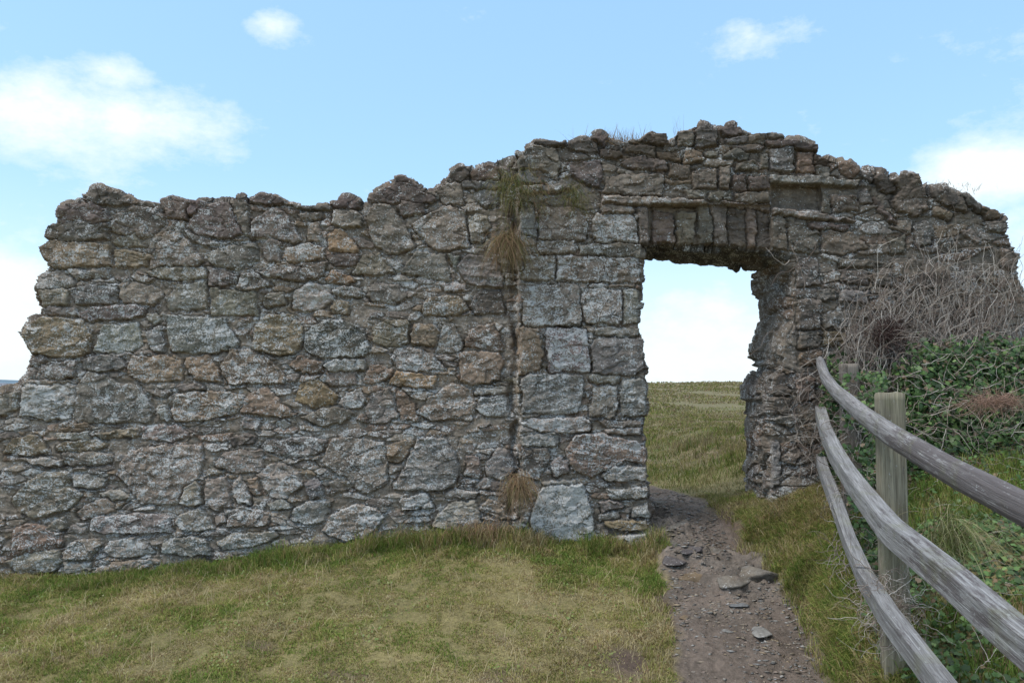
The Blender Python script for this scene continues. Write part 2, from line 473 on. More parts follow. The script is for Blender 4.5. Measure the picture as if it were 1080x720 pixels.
g 10 4 938 239 947 231 962 234 958 246
g 5 3 936 252 955 248 955 266 940 268
g 15 3 991 257 1013 254 1013 265 993 265
l 25 4 904 203 913 199 920 212 907 214
d 5 4 922 208 934 220 945 236 938 232 926 220
d 15 4 841 272 860 271 866 300 842 302
g 15 5 884 272 917 276 940 279 936 283 887 281
d 5 4 886 285 915 287 915 300 888 297
k 5 4 921 284 940 284 940 302 922 300
g 15 4 862 305 880 305 880 316 863 315
b 15 4 885 307 917 307 915 319 885 317
b 30 5 842 316 865 316 865 346 842 347
b 25 4 868 332 892 327 894 345 868 346
o 5 4 869 350 890 350 890 365 868 365
g 5 4 843 350 865 350 865 366 843 367
t 5 4 844 371 866 370 866 383 845 384
d 10 4 816 394 828 391 832 415 815 417
d 10 4 815 419 833 419 831 436 814 436
l 40 5 813 443 833 437 845 439 833 451
l 20 5 822 485 838 470 845 478 838 490
b 20 5 814 466 821 466 822 510 813 515
g 20 4 840 400 858 398 860 420 842 424
g 20 4 842 450 862 446 866 466 848 470
g 15 3 -12 424 0 416 20 412 20 430 8 436 -12 438
g 25 3 18 393 24 404 80 403 60 402 36 401
'''
STONES = []
for _l in STONE_TXT.strip().splitlines():
    _a = _l.split(); STONES.append((_a[0], int(_a[1])/100., float(_a[2]), [float(q) for q in _a[3:]]))


# ------------------------------------------------------------------ masonry relief
OUT = [(-15,640),(-15,421),(0,414),(21,409),(23,404),(31,393),(37,386),(31,381),(35,374),(28,366),(25,357),(27,345),(44,334),(43,322),(42,306),(38,303),(44,289),(53,283),
(50,276),(41,262),(50,255),(46,250),(51,239),(60,235),(62,222),(72,214),(89,214),(94,201),(102,197),(110,202),(127,205),(135,214),(150,213),(168,214),(170,209),
(180,207),(199,210),(214,211),(217,215),(232,212),(246,214),(252,205),(259,214),(263,213),(275,204),(297,209),(300,214),(320,217),(345,217),(365,207),(379,212),
(381,217),(390,216),(392,207),(405,199),(415,197),(419,186),(425,185),(432,187),(440,196),(447,203),(458,201),(470,192),(475,182),(487,175),(496,180),(515,174),
(527,176),(540,171),(547,170),(555,158),(566,149),(596,151),(600,153),(615,146),(625,147),(633,140),(640,147),(655,150),(674,148),(685,140),(702,142),(706,150),
(715,140),(730,135),(740,131),(755,137),(760,137),(770,130),(780,137),(792,141),(806,140),(825,141),(829,148),(862,153),(864,162),(875,170),(884,173),(893,170),
(907,181),(918,182),(931,183),(940,190),(947,186),(966,184),(973,199),(982,203),(996,199),(1018,206),(1034,217),(1051,222),(1055,231),(1060,234),(1062,252),
(1071,267),(1072,288),(1077,302),(1088,318),(1092,640),
(812,640),(812,470),(815,400),(826,388),(828,352),(838,340),(838,269),(800,262),(765,259),(740,258),(680,256),(675,258),(675,271),(673,300),(672,341),(679,357),(679,388),
(681,405),(681,437),(677,445),(681,470),(682,505),(683,545),(684,570),(684,640)]
STEP = .8
us = np.arange(-18, 1093, STEP); vs = np.arange(127, 642, STEP)
U, Vv = np.meshgrid(us, vs)            # rows v, cols u
wu = U + 2.6*fbm(U/6, Vv/6, 3, 4, .6) + 2.2*vn(U/26, Vv/26, 8)
wv = Vv + 2.6*fbm(U/6, Vv/5, 33, 4, .6) + 2.0*vn(U/26, Vv/26, 38)
def polysd(P, x, y):
    """signed distance, positive inside"""
    P = np.asarray(P, float); n = len(P); d = np.full(x.shape, 1e9); ins = np.zeros(x.shape, bool)
    for i in range(n):
        a = P[i]; b = P[(i+1) % n]; e = b-a; L = e@e+1e-9
        t = np.clip(((x-a[0])*e[0]+(y-a[1])*e[1])/L, 0, 1)
        d = np.minimum(d, (x-a[0]-t*e[0])**2+(y-a[1]-t*e[1])**2)
        if e[1] != 0:
            c = ((a[1] > y) != (b[1] > y)) & (x < (b[0]-a[0])*(y-a[1])/(b[1]-a[1]+1e-12)+a[0]); ins ^= c
    return np.where(ins, np.sqrt(d), -np.sqrt(d))
bw = .45*(wu-U)+U; bh = .45*(wv-Vv)+Vv
MASK = polysd(OUT, bw, bh) > 0
# a stone's colour families (linear albedo)
TONE = dict(g=(.205,.185,.16), b=(.185,.19,.195), t=(.235,.175,.115), d=(.13,.115,.115), l=(.29,.28,.265), r=(.215,.145,.11), o=(.27,.185,.095), k=(.085,.08,.08))
MORT = np.array((.222,.200,.172))
rowh = 8.5
TMEAN = np.array((.195, .175, .15))
def tone(k, q=.5): return np.array(TONE[k])*(1-q)+TMEAN*q
def relief(u, v, stones=True, seed=0, scale=1.0, nofill=None):
    flush = fbm(u/34, v/26, 91+seed, 3)
    H = -.005 + .014*flush + .009*fbm(u/5, v/4, 95+seed, 4)
    C = np.empty(u.shape+(4,)); mt = 1+.30*fbm(u/30, v/30, 71, 3)
    C[..., :3] = MORT*mt[..., None]; C[..., 3] = -.1
    x = u + 4.0*fbm(u/14, v/14, 3+seed, 4); y = v + 3.0*fbm(u/16, v/9, 33+seed, 4)
    # thin slates and pinnings that fill between the large stones
    yy = y/(6.3*scale) + 1.1*vn(u/70, v/60, 50+seed); xx = x/(24.*scale)
    f1, f2, idh, ox, oy = voro(xx, yy, 21+seed, .85)
    ed = (f2-f1)
    on = (idh > .20) & (flush < .28)
    if nofill is not None: on &= ~nofill
    hv = (-.002+.022*_h(idh*9999, idh*77, 3)) + .012*oy*(_h(idh*999, idh*7, 4)) + .006*(_h(idh*999, idh*71, 4)-.5)*ox*4
    pr = sst(.03, .12/scale**.5, ed)
    H = np.where(on, H*(1-pr)+np.maximum(H, hv)*pr, H)
    tints = np.array([tone(k, .55) for k in 'ggdbgtlrdg']); ti = tints[(idh*9.99).astype(int)]*(.78+.45*_h(idh*9999, idh*13, 7))[..., None]
    m = (pr*on)[..., None]; C[..., :3] = C[..., :3]*(1-m)+ti*m; C[..., 3] = np.where(on, .12+.55*_h(idh*999, idh*131, 9)*pr, .05)
    H -= .010*(1-sst(.0, .05, ed))*on*(fbm(u/30, v/30, 61+seed, 2) > -.05)
    if stones:
        for k, (tn, li, hh, P) in enumerate(STONES):
            P = np.array(P, float).reshape(-1, 2)
            x0, y0 = P.min(0)-8; x1, y1 = P.max(0)+8
            i0, i1 = np.searchsorted(vs, (y0, y1)); j0, j1 = np.searchsorted(us, (x0, x1)); s = (slice(i0, i1), slice(j0, j1))
            if i1 <= i0 or j1 <= j0: continue
            X = wu[s]; Y = wv[s]; sd = polysd(P, X, Y)
            cx, cy = P.mean(0); sx = max(1, np.ptp(P[:, 0])); sy = max(1, np.ptp(P[:, 1])); small = min(sx, sy)
            rnd = np.random.RandomState(k+100)
            hmax = .001+hh/100.*.5+rnd.uniform(-.005, .008)
            sd = sd+.9; rr = min(1.15, small*.2)
            p = sst(-.3, rr, sd)**.55
            dome = .003*sst(0, small*.5, sd)*min(1, small/25)
            tl = rnd.uniform(-.010, .010, 2)*min(1.5, small/20)
            ang = rnd.uniform(-.25, .25); bed = rnd.choice([.002, .005, .008])
            # chipped planar facets
            f1, f2, idf, fx, fy = voro((X*np.cos(.3*rnd.randn())+Y*.3)/13.+k*3.7, Y/9.+k*1.3, 200+k, .9)
            fa = .0150*(_h(idf*999, idf*17, 2)-.5)*2*fx + .0150*(_h(idf*999, idf*17, 6)-.5)*2*fy + .005*(idf-.5)
            wx = X*np.cos(ang)+Y*np.sin(ang); wy = -X*np.sin(ang)+Y*np.cos(ang); lay = bed*(np.floor(3.2*vn(wx/38, wy/4.6+k, 300+k)+2.1*vn(wx/17, wy/9., 310+k)+.5)/2+.8*vn(wx/60, wy/2.6, 320+k))
            hs = hmax*p - .022*(1-p) + dome + (tl[0]*(X-cx)/sx+tl[1]*(Y-cy)/sy)*p + (fa+lay)*p
            inside = sd > -.3
            h0 = H[s]; groove = sst(1.7, .3, np.abs(sd+.9))*(.4+.6*(fbm(X/18, Y/18, 400, 2) > -.12))
            under = sst(-2.0, 3., (Y-cy)/sy*6)
            g2 = .023*groove*(.10+.95*under)*(.45+.9*sst(-.2, .2, fbm(X/15, Y/12, 411, 2)))
            near = sst(-4, -1, sd)
            h0 = np.where(inside, hs, h0-g2-.004*near)
            H[s] = h0
            t = tone(tn)*rnd.uniform(.82, 1.18)*(1+.04*rnd.randn(3)*np.array((1, .5, .6)))
            cc = C[s]; w = sst(-.6, .8, sd)[..., None]
            var = (1+.35*fbm(X/22+k, Y/14, 500+k, 3)+.15*(idf-.5))[..., None]
            nc = np.concatenate([t*var, np.full(X.shape+(1,), li)*(1+.9*fbm(X/16, Y/16+k, 610, 2))[..., None]], -1)
            cc[...] = cc*(1-w)+nc*w; C[s] = cc
    # hairline cracks and bedding splits
    cx_ = u+5*fbm(u/20, v/20, 830, 3); cy_ = v+4*fbm(u/24, v/12, 831, 3)
    q1, q2, qi, _a, _b = voro(cx_/34, cy_/10.5, 833, .95)
    ck = sst(.055, .0, q2-q1)*(fbm(u/26, v/20, 834, 3) > .02)
    H -= .013*ck
    H += .005*(qi-.5)*sst(0, .1, q2-q1)
    H += .0055*fbm(u/6, v/4.5, 5, 4, .6) + .0030*fbm(u/2.1, v/1.8, 15, 2)
    return H, C
lin = sst(683, 687, U)*sst(814, 810, U)*sst(215, 219, Vv)
rec = sst(812, 815, U)*sst(867, 864, U)*sst(194, 198, Vv)*sst(221, 217, Vv-(U-813)*.06)
HH, CC = relief(U, Vv, nofill=(lin > .5) | (rec > .5))
H2, C2 = relief(U, Vv, seed=80, scale=1.9); bigr = (U > 700)&(lin < .5)&(rec < .5)&((U > 812)|(Vv < 214))
HH = np.where(bigr, H2, HH); CC = np.where(bigr[..., None], C2, CC)
HH -= .060*np.exp(-((U-541.5-9*vn(Vv/17, Vv*0, 7)-4*vn(Vv/6, U/9, 17))/(3.0+2.5*vn(Vv/13, Vv*0, 27)))**2)*sst(205, 225, Vv)*(.35+.9*sst(-.25, .2, fbm(Vv/19, U/30, 37, 2)))
WARM = np.array((1.0, .91, .845)); CC[..., :3] *= WARM*1.10
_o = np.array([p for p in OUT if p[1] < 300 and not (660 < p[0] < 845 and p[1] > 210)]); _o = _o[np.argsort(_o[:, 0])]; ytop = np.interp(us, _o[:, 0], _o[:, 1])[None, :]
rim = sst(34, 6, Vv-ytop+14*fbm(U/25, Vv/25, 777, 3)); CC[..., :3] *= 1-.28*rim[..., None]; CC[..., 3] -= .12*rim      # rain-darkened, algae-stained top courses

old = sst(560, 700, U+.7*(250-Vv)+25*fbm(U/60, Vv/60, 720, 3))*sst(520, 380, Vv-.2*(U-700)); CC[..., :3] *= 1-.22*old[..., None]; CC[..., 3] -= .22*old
top_ = sst(255, 215, Vv-60*sst(560, 450, U)*0); CC[..., 3] -= .10*top_
# low places in the joints: deep dark crevices
# base depth of the face, metres from the camera
left = sst(548.5, 545.5, U - 7*vn(Vv/17, Vv*0, 7) - 3*vn(Vv/5, U/9, 19))
D = 6.10 + .13*left - .10*left*sst(300, 600, Vv)
D += .06*lin
D += .075*rec
D += .05*sst(900, 1080, U) - .05*sst(420, 560, Vv)*sst(800, 830, U)
D += .05*fbm(U/90, Vv/90, 77, 2)
P3 = unp(U, Vv, D); P3[..., 1] -= HH*1.0
# slight sideways pull so that steep faces roughen
P3[..., 0] += .004*fbm(U/4, Vv/4, 801, 2); P3[..., 2] += .004*fbm(U/4, Vv/4, 802, 2)
cell = MASK[:-1, :-1] & MASK[1:, :-1] & MASK[:-1, 1:] & MASK[1:, 1:]
# keep only the largest connected blob: drop pinholes and crumbs simply by majority filter
for _ in range(3):
    c = cell.astype(int); s = c.copy(); s[1:] += c[:-1]; s[:-1] += c[1:]; s[:, 1:] += c[:, :-1]; s[:, :-1] += c[:, 1:]
    cell = s >= 3
ci, cj = np.nonzero(cell); W = U.shape[1]
# door-head, jamb and rubble portions of the face
uc = us[cj]; vc = vs[ci]
part = np.zeros(len(ci), int)                                    # rubble
part[(uc > 547) & (uc < 686) & (vc > 213) & (vc < 640)] = 1        # left jamb
part[(uc >= 686) & (uc < 812) & (vc > 209) & (vc < 275)] = 2       # lintel
part[(uc > 800) & (uc < 884) & (vc > 262)] = 3                     # right jamb
def gid(i, j): return i*W+j
Q = np.stack([gid(ci, cj), gid(ci+1, cj), gid(ci+1, cj+1), gid(ci, cj+1)], 1)
# ordered boundary loop
pad = np.zeros((cell.shape[0]+2, cell.shape[1]+2), bool); pad[1:-1, 1:-1] = cell
nxt = {}
def addb(mask, fa, fb):
    i, j = np.nonzero(mask)
    for a, b in zip(fa(i, j).tolist(), fb(i, j).tolist()): nxt.setdefault(a, []).append(b)
addb(cell & ~pad[:-2, 1:-1], lambda i, j: gid(i, j+1), lambda i, j: gid(i, j))
addb(cell & ~pad[2:, 1:-1], lambda i, j: gid(i+1, j), lambda i, j: gid(i+1, j+1))
addb(cell & ~pad[1:-1, :-2], lambda i, j: gid(i, j), lambda i, j: gid(i+1, j))
addb(cell & ~pad[1:-1, 2:], lambda i, j: gid(i+1, j+1), lambda i, j: gid(i, j+1))
loops = []
while nxt:
    st = next(iter(nxt)); lp = [st]; cur = st
    while True:
        l = nxt[cur]; b = l.pop()
        if not l: del nxt[cur]
        if b == st: break
        lp.append(b); cur = b
    loops.append(lp)
loops.sort(key=len, reverse=True); loop = np.array(loops[0])
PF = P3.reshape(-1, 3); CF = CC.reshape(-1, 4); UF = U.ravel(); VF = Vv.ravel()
L0 = PF[loop]
def sm(A, k):
    n = len(A); B = np.concatenate([A[-k:], A, A[:k]]); cs = np.cumsum(np.concatenate([np.zeros((1, A.shape[1])), B]), 0)
    return (cs[2*k+1:]-cs[:-2*k-1])/(2*k+1)
XZ = L0[:, [0, 2]]; S1 = sm(XZ, 5); S2 = sm(sm(XZ, 16), 16); S3 = sm(sm(XZ, 40), 30)
tg = np.roll(S1, -4, 0)-np.roll(S1, 4, 0); tg /= np.linalg.norm(tg, axis=1, keepdims=True)+1e-9; nrm = sm(np.stack([tg[:, 1], -tg[:, 0]], 1), 3)
arc = np.cumsum(np.concatenate([[0], np.linalg.norm(np.diff(S1, axis=0), axis=1)]))/.0073
BACK = 6.86; K = 46
tt = np.linspace(0, 1, K+1)[1:]**1.15
ub = UF[loop]; vb = VF[loop]
door = (ub > 660) & (ub < 850) & (vb > 250)
rev = (ub > 800) & (ub < 850) & (vb > 262)
rings = []; rcol = []
A, T = np.meshgrid(arc, tt*(BACK-6.1)/.0073)
hr, cr = relief(T*1.0+300, A, False, seed=40, scale=3.0)           # courses run along the depth of the reveal
hs_, cs_ = relief(A, T, False, seed=60, scale=2.2)                 # and along the length on tops and soffits
horiz = np.abs(sm(nrm, 10)[:, 1]) > .7
hr = np.where(horiz[None, :], hs_, hr); cr = np.where(horiz[None, :, None], cs_, cr)
f1, f2, idb, ox, oy = voro(A/42, T/34, 555, .9)
big = (idb-.5)*.055 + .02*ox - .03*oy - .03*sst(.14, 0, f2-f1)
sgn = 1 if (nrm[np.argmin(ub)] @ np.array((-1, 0))) > 0 else -1
f1q, f2q, idq, oq, pq = voro(arc/17, arc*0+3.3, 901, .9)
qd = np.where(horiz, 0, (idq-.5)*.10*sst(0, .2, f2q-f1q))       # the back arris steps in and out course by course
for k, t in enumerate(tt):
    y = L0[:, 1]*(1-t)+BACK*t; a = sst(0, .04, t)[()] if False else float(np.clip(t/.05, 0, 1))
    b_ = float(np.clip((t-.05)/.5, 0, 1)); base = XZ*(1-a)+S1*a
    tgt = np.where(door[:, None], S1, S2); base = base*(1-b_*.85)+tgt*b_*.85
    w = a*(1 if True else 0)
    dis = (hr[k]+.02)*1.1*w + big[k]*w*np.where(door, .7, 1.0) + qd*w*t
    lim = np.where(door, .06, .10); dis = np.clip(dis, -lim, lim)
    q = base + nrm*sgn*dis[:, None]
    zz = q[:, 1]; sh = np.interp(zz, [.6, 1.5, 2.1, 2.6], [.06, .03, -.03, -.07])*t
    q[:, 0] += np.where(rev, sh, 0)
    # ragged soffit slabs
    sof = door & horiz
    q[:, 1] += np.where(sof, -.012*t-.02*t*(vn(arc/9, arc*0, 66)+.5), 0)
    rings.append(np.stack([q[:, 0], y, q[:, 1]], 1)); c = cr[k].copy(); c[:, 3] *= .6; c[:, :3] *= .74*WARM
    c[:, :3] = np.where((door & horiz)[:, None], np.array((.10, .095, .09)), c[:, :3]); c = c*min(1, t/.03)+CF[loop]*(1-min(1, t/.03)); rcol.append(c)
nL = len(loop)
# the wall as one thing, its portions as parts
wall = empty('ruined_wall', (0, 6.45, .3), label='ruined rubble stone wall with doorway opening, lichen spotted, standing across the grass', cat='stone wall')
names = ['rubble_masonry', 'door_jamb', 'lintel', 'door_jamb']
plab = [None, 'left jamb of squared grey blocks', None, 'right jamb of broken stones with bare vine stems']
# strip faces belong to nearest part by boundary vertex
sp = np.zeros(nL, int)
sp[(ub > 660) & (ub < 686) & (vb > 256)] = 1; sp[(ub >= 686) & (ub < 812) & (vb > 250) & (vb < 275)] = 2; sp[(ub > 800) & (ub < 850) & (vb > 262)] = 3
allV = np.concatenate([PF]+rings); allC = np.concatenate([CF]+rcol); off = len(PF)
n_ = np.arange(nL); n1 = (n_+1) % nL
SF = []; SPt = []
prev = loop; prevn = loop[n1]
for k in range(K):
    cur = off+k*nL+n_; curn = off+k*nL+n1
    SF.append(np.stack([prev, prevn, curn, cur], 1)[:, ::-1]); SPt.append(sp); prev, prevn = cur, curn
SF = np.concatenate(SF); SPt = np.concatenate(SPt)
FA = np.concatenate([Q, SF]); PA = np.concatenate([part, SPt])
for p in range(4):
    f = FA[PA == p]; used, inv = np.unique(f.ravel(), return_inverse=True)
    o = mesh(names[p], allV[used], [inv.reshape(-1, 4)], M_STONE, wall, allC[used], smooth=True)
    if plab[p]: o['label'] = plab[p]
# back face: its own sheet of the same masonry, a little inside the outline
st_ = 3; er = cell.copy()
for _ in range(4):
    e2 = er.copy(); e2[1:] &= er[:-1]; e2[:-1] &= er[1:]; e2[:, 1:] &= er[:, :-1]; e2[:, :-1] &= er[:, 1:]; er = e2
Ub = U[::st_, ::st_]; Vb = Vv[::st_, ::st_]; Hb, Cb = relief(Ub*1.0+900, Vb, False, seed=55, scale=2.4); Pb = unp(Ub, Vb, np.full(Ub.shape, 6.10)); Pb[..., 1] = BACK-.02+Hb*1.3
eb = er[::st_, ::st_]; mb = np.zeros(Ub.shape, bool); mb[:eb.shape[0], :eb.shape[1]] = eb; cb = mb[:-1, :-1] & mb[1:, :-1] & mb[:-1, 1:] & mb[1:, 1:]
bi, bj = np.nonzero(cb); Wb = Ub.shape[1]; fb = np.stack([bi*Wb+bj, bi*Wb+bj+1, (bi+1)*Wb+bj+1, (bi+1)*Wb+bj], 1); used, inv = np.unique(fb.ravel(), return_inverse=True)
mesh('rear_masonry', Pb.reshape(-1, 3)[used], [inv.reshape(-1, 4)], M_STONE, wall, Cb.reshape(-1, 4)[used]*np.array((.85, .8, .75, 1)), smooth=True)
print('wall faces', len(FA), 'loops', len(loops), nL)

# loose coping rubble along the top of the wall, behind the front arris
def rock(c, r, seed, ax=(1, 1, 1), res=14, rot=0):
    rs = np.random.RandomState(seed); th = np.linspace(0, math.pi, res); ph = np.linspace(0, 2*math.pi, 2*res, endpoint=False)
    TH, PH = np.meshgrid(th, ph, indexing='ij'); d = np.stack([np.sin(TH)*np.cos(PH), np.sin(TH)*np.sin(PH), np.cos(TH)], -1)
    rad = np.full(TH.shape, 1.35)
    for _ in range(13):
        n = rs.randn(3); n /= np.linalg.norm(n); h = rs.uniform(.62, .95); q = d@n
        rad = np.where(q > .05, np.minimum(rad, h/np.maximum(q, .05)), rad)
    rad = rad*(1+.05*fbm(TH*4+seed, np.abs(PH-math.pi)*3, seed, 3)*(np.sin(TH)))
    V = d*rad[..., None]*r*np.array(ax); cr_, sr_ = math.cos(rot), math.sin(rot)
    V = np.stack([V[..., 0]*cr_-V[..., 1]*sr_, V[..., 0]*sr_+V[..., 1]*cr_, V[..., 2]], -1)+np.array(c)
    nu = len(ph); i, j = np.meshgrid(np.arange(res-1), np.arange(nu), indexing='ij'); i = i.ravel(); j = j.ravel(); j2 = (j+1) % nu
    f = np.stack([i*nu+j, (i+1)*nu+j, (i+1)*nu+j2, i*nu+j2], 1)
    return V.reshape(-1, 3), f
def toptrace(x):                                   # wall-top height at world x, from the smoothed loop
    sel = (vb < 330); return np.interp(x, np.sort(S2[sel, 0]), S2[sel, 1][np.argsort(S2[sel, 0])])
rs = np.random.RandomState(5)
for k in range(44):
    x = -3.0+k*.15+rs.uniform(-.05, .05); y = rs.uniform(6.34, 6.7); r = rs.uniform(.07, .13)
    z = toptrace(x)-r*.35-.07
    V, f = rock((x, y, z), r, k, (1.3, 1, .6), rot=rs.uniform(0, 3)); t = np.array(TONE['dgrdb'[k % 5]])*rs.uniform(.85, 1.1)
    o = mesh('coping_stone', V, [f], M_STONE, wall, np.tile(np.append(t, .2), (len(V), 1)), smooth=False)

# ------------------------------------------------------------------ ground
def ip(x, tab):
    tab = np.array(tab); return np.interp(x, tab[:, 0], tab[:, 1])
FOOT = [(-6,.1),(-3.95,.13),(-3.0,.15),(-2.1,.28),(-1.25,.38),(-.4,.46),(0,.45),(.55,.40),(1.05,.37),(2,.4)]
XC = [(0,.95),(3,1.08),(4.1,1.215),(4.8,1.36),(5.5,1.375),(6.1,1.35),(6.8,1.38),(7.5,1.22),(9,.6),(12,-1.2),(20,-8)]
HW = [(0,.4),(4.1,.385),(4.8,.375),(5.5,.33),(6.1,.29),(6.8,.24),(7.5,.12),(9,.02),(12,.0),(20,.0)]
ZP = [(-5,-.1),(3,-.06),(4.1,.03),(4.8,.19),(5.5,.33),(6.1,.47),(6.8,.60),(8,.67),(9,.69)]
XF = [(-2,1.2),(1.2,1.25),(2.07,1.33),(3.07,1.46),(3.67,1.61),(4.7,1.93),(5.9,2.29),(7,2.6)]
ZF = [(-2,-.1),(2,.02),(3.07,.14),(3.67,.27),(4.7,.5),(5.9,.80),(6.5,.86),(7,.8)]
def field(x, y):
    r = np.hypot(x, y)
    z = .62+.0137*(np.minimum(y, 82)-6.8) - .05*np.maximum(y-82, 0)
    z = z+ .05*fbm(x/6, y/9, 12, 3)*sst(7, 15, y)+.22*fbm(x/9, y/30, 13, 3)*sst(40, 80, y)
    z = z + .42*sst(1.75, 3.0, x)*np.exp(-np.maximum(y-6.8, 0)/9.)
    z = z - .22*np.maximum(-x-18, 0)*.6 - .03*np.maximum(x-90, 0)
    return np.maximum(z, -60)
def rocky(x, y):
    e = .5*fbm(x*5, y*5, 140, 3)
    a = 1.15-np.hypot((x-1.53)/.26, (y-5.42)/.40)+e; b = 1.15-np.hypot((x-1.17)/.20, (y-6.2)/.55)+e; c = 1.1-np.hypot((x-1.25)/.22, (y-5.75)/.2)+e
    return sst(0, .35, np.maximum(np.maximum(a, b), c))
def gz(x, y, fine=True):
    x = np.asarray(x, float); y = np.asarray(y, float)
    foot = ip(x, FOOT); t = np.clip((y-3.2)/(6.15-3.2), 0, 1.05); zl = -.08+(foot+.08)*t
    zl = np.where(y > 6.3, 0, zl) + 0
    wb = sst(6.25, 6.9, y); fl = field(x, y); zl = np.where(wb > 0, (ip(x, FOOT))*(1-wb)+fl*wb, zl)
    zp = np.where(y < 9, ip(y, ZP), fl); xc = ip(y, XC); hw = ip(y, HW); xf = ip(y, XF); zf = ip(y, ZF)
    s = np.clip((x-xc-hw)/np.maximum(xf-xc-hw, .1), 0, 1); zr = zp+.04+(zf-zp-.04)*s**.85
    dx = np.maximum(x-xf, 0); zr = zr + .95*(1-np.exp(-dx*.62)); zr = np.where(y > 6.3, zr*(1-wb)+fl*wb, zr)
    side = np.where(x < xc, zl, zr)
    nz = .09*fbm(x*2.6, y*2.6, 2, 3)+.05*fbm(x*11, y*11, 9, 2)
    d = np.abs(x-xc)-hw+nz*1.3
    w = sst(-.03, .09, d)
    z = zp*(1-w)+side*w; z = np.where(y > 11, fl, z)
    if fine:
        z = z + (w*.028*fbm(x*3.1, y*3.1, 40, 4) + (1-w)*(.03*fbm(x*5, y*5, 44, 4)+.016*fbm(x*22, y*22, 45, 2)))*sst(60, 20, y)
    rk = rocky(x, y); rd = 1-2*np.abs(fbm(x*3.2+.8*y, y*4.5, 150, 3)); rf = np.abs(fbm(x*9, y*14, 154, 3))
    z = z + rk*(.10*(rd-.55)-.07*rf+.03)
    # hollow worn beside the doorway
    z = z-.07*np.exp(-((x-1.62)/.16)**2-((y-6.1)/.3)**2)
    return z
def pmask(x, y):
    xc = ip(y, XC); hw = ip(y, HW); nz = .09*fbm(x*2.6, y*2.6, 2, 3)+.05*fbm(x*11, y*11, 9, 2)
    return 1-sst(-.03, .07, np.abs(x-xc)-hw+nz*1.3)
def grow(a, b, st, f, lim):
    o = [b]; s = st
    while abs(o[-1]) < lim: s *= f; o.append(o[-1]+s*np.sign(b-a))
    return o[1:]
xs = np.concatenate([np.arange(-5, .9, .03), np.arange(.9, 1.95, .012), np.arange(1.95, 5, .03)]); xs = np.concatenate([np.array(grow(5, -5, .03, 1.12, 3000))[::-1], xs, np.array(grow(-5, 5, .03, 1.12, 3000))])
ys = np.concatenate([np.arange(2, 3.9, .03), np.arange(3.9, 6.9, .015), np.arange(6.9, 9, .03)]); ys = np.concatenate([np.array(grow(9, 2, .03, 1.2, 200))[::-1], ys, np.array(grow(2, 9, .03, 1.05, 3000))])
GX, GY = np.meshgrid(xs, ys); GZ = gz(GX, GY); pm = pmask(GX, GY)
bare = sst(.3, .42, fbm(GX*2.1, GY*2.6, 22, 3))*.6
bare = np.maximum(bare, np.exp(-((GX-.62)/.14)**2-((GY-4.35)/.2)**2)*1.2)          # bare scrape on the lawn
bare = np.maximum(bare, np.exp(-((GX-.93)/.09)**2-((GY-5.0)/.35)**2)*1.2)
bare = np.maximum(bare, np.exp(-((GX-1.6)/.25)**2-((GY-6.25)/.35)**2)*1.2)
bare = np.clip(bare, 0, 1)
turf = np.array((.24, .21, .10)); soil = np.array((.135, .10, .08)); pathc = np.array((.19, .155, .13))
gc = turf*(1-bare[..., None])+soil*bare[..., None]; gc = gc*(1-pm[..., None])+pathc*pm[..., None]*(1+.5*fbm(GX*3, GY*3, 80, 3))[..., None]
rk_ = rocky(GX, GY)[..., None]; gc = gc*(1-rk_)+np.array((.195, .165, .14))*rk_*(1+.5*fbm(GX*7, GY*9, 160, 3))[..., None]
ga = sst(7.2, 9, GY)*(1-pm)
nx = len(xs); i, j = np.meshgrid(np.arange(len(ys)-1), np.arange(nx-1), indexing='ij'); i = i.ravel(); j = j.ravel()
gf = np.stack([i*nx+j, i*nx+j+1, (i+1)*nx+j+1, (i+1)*nx+j], 1)
g = mesh('ground', np.stack([GX, GY, GZ], -1).reshape(-1, 3), [gf], M_GROUND, None, np.concatenate([gc, ga[..., None]], -1).reshape(-1, 4), smooth=True)
tag(g, 'turf headland ground sloping up to the wall with a worn trodden path', 'ground', kind='structure')
# sea and the far shore on the left
msea = plain('sea', (.10, .16, .22), .35, .01, .15)
s = mesh('sea', [(-9000, -200, -30), (9000, -200, -30), (9000, 12000, -30), (-9000, 12000, -30)], [np.array([[0, 1, 2, 3]])], msea)
tag(s, 'pale blue sea beyond the headland, left of the wall', 'sea', kind='structure')
hx = np.linspace(-3400, -900, 90); hy = np.linspace(2700, 4200, 20); HX, HY = np.meshgrid(hx, hy)
HZ = -32+ (44+14*fbm(HX/160, HY/300, 3, 4))*np.sin(np.clip((HY-2700)/1500, 0, 1)*math.pi)**.6
i, j = np.meshgrid(np.arange(19), np.arange(89), indexing='ij'); i = i.ravel(); j = j.ravel()
mh = plain('far_shore', (.12, .17, .21), .9, .01, .35)  # blue of distance haze put into the hill colour
h = mesh('hills', np.stack([HX, HY, HZ], -1).reshape(-1, 3), [np.stack([i*90+j, i*90+j+1, (i+1)*90+j+1, (i+1)*90+j], 1)], mh, smooth=True)
tag(h, 'low blue grey hills of the far shore across the water', 'hills', kind='structure')
mw = plain('render_white', (.75, .75, .73), .8, .1, .1); mr = plain('slate_roof', (.2, .2, .22), .8, .1, .2)
rs = np.random.RandomState(3)
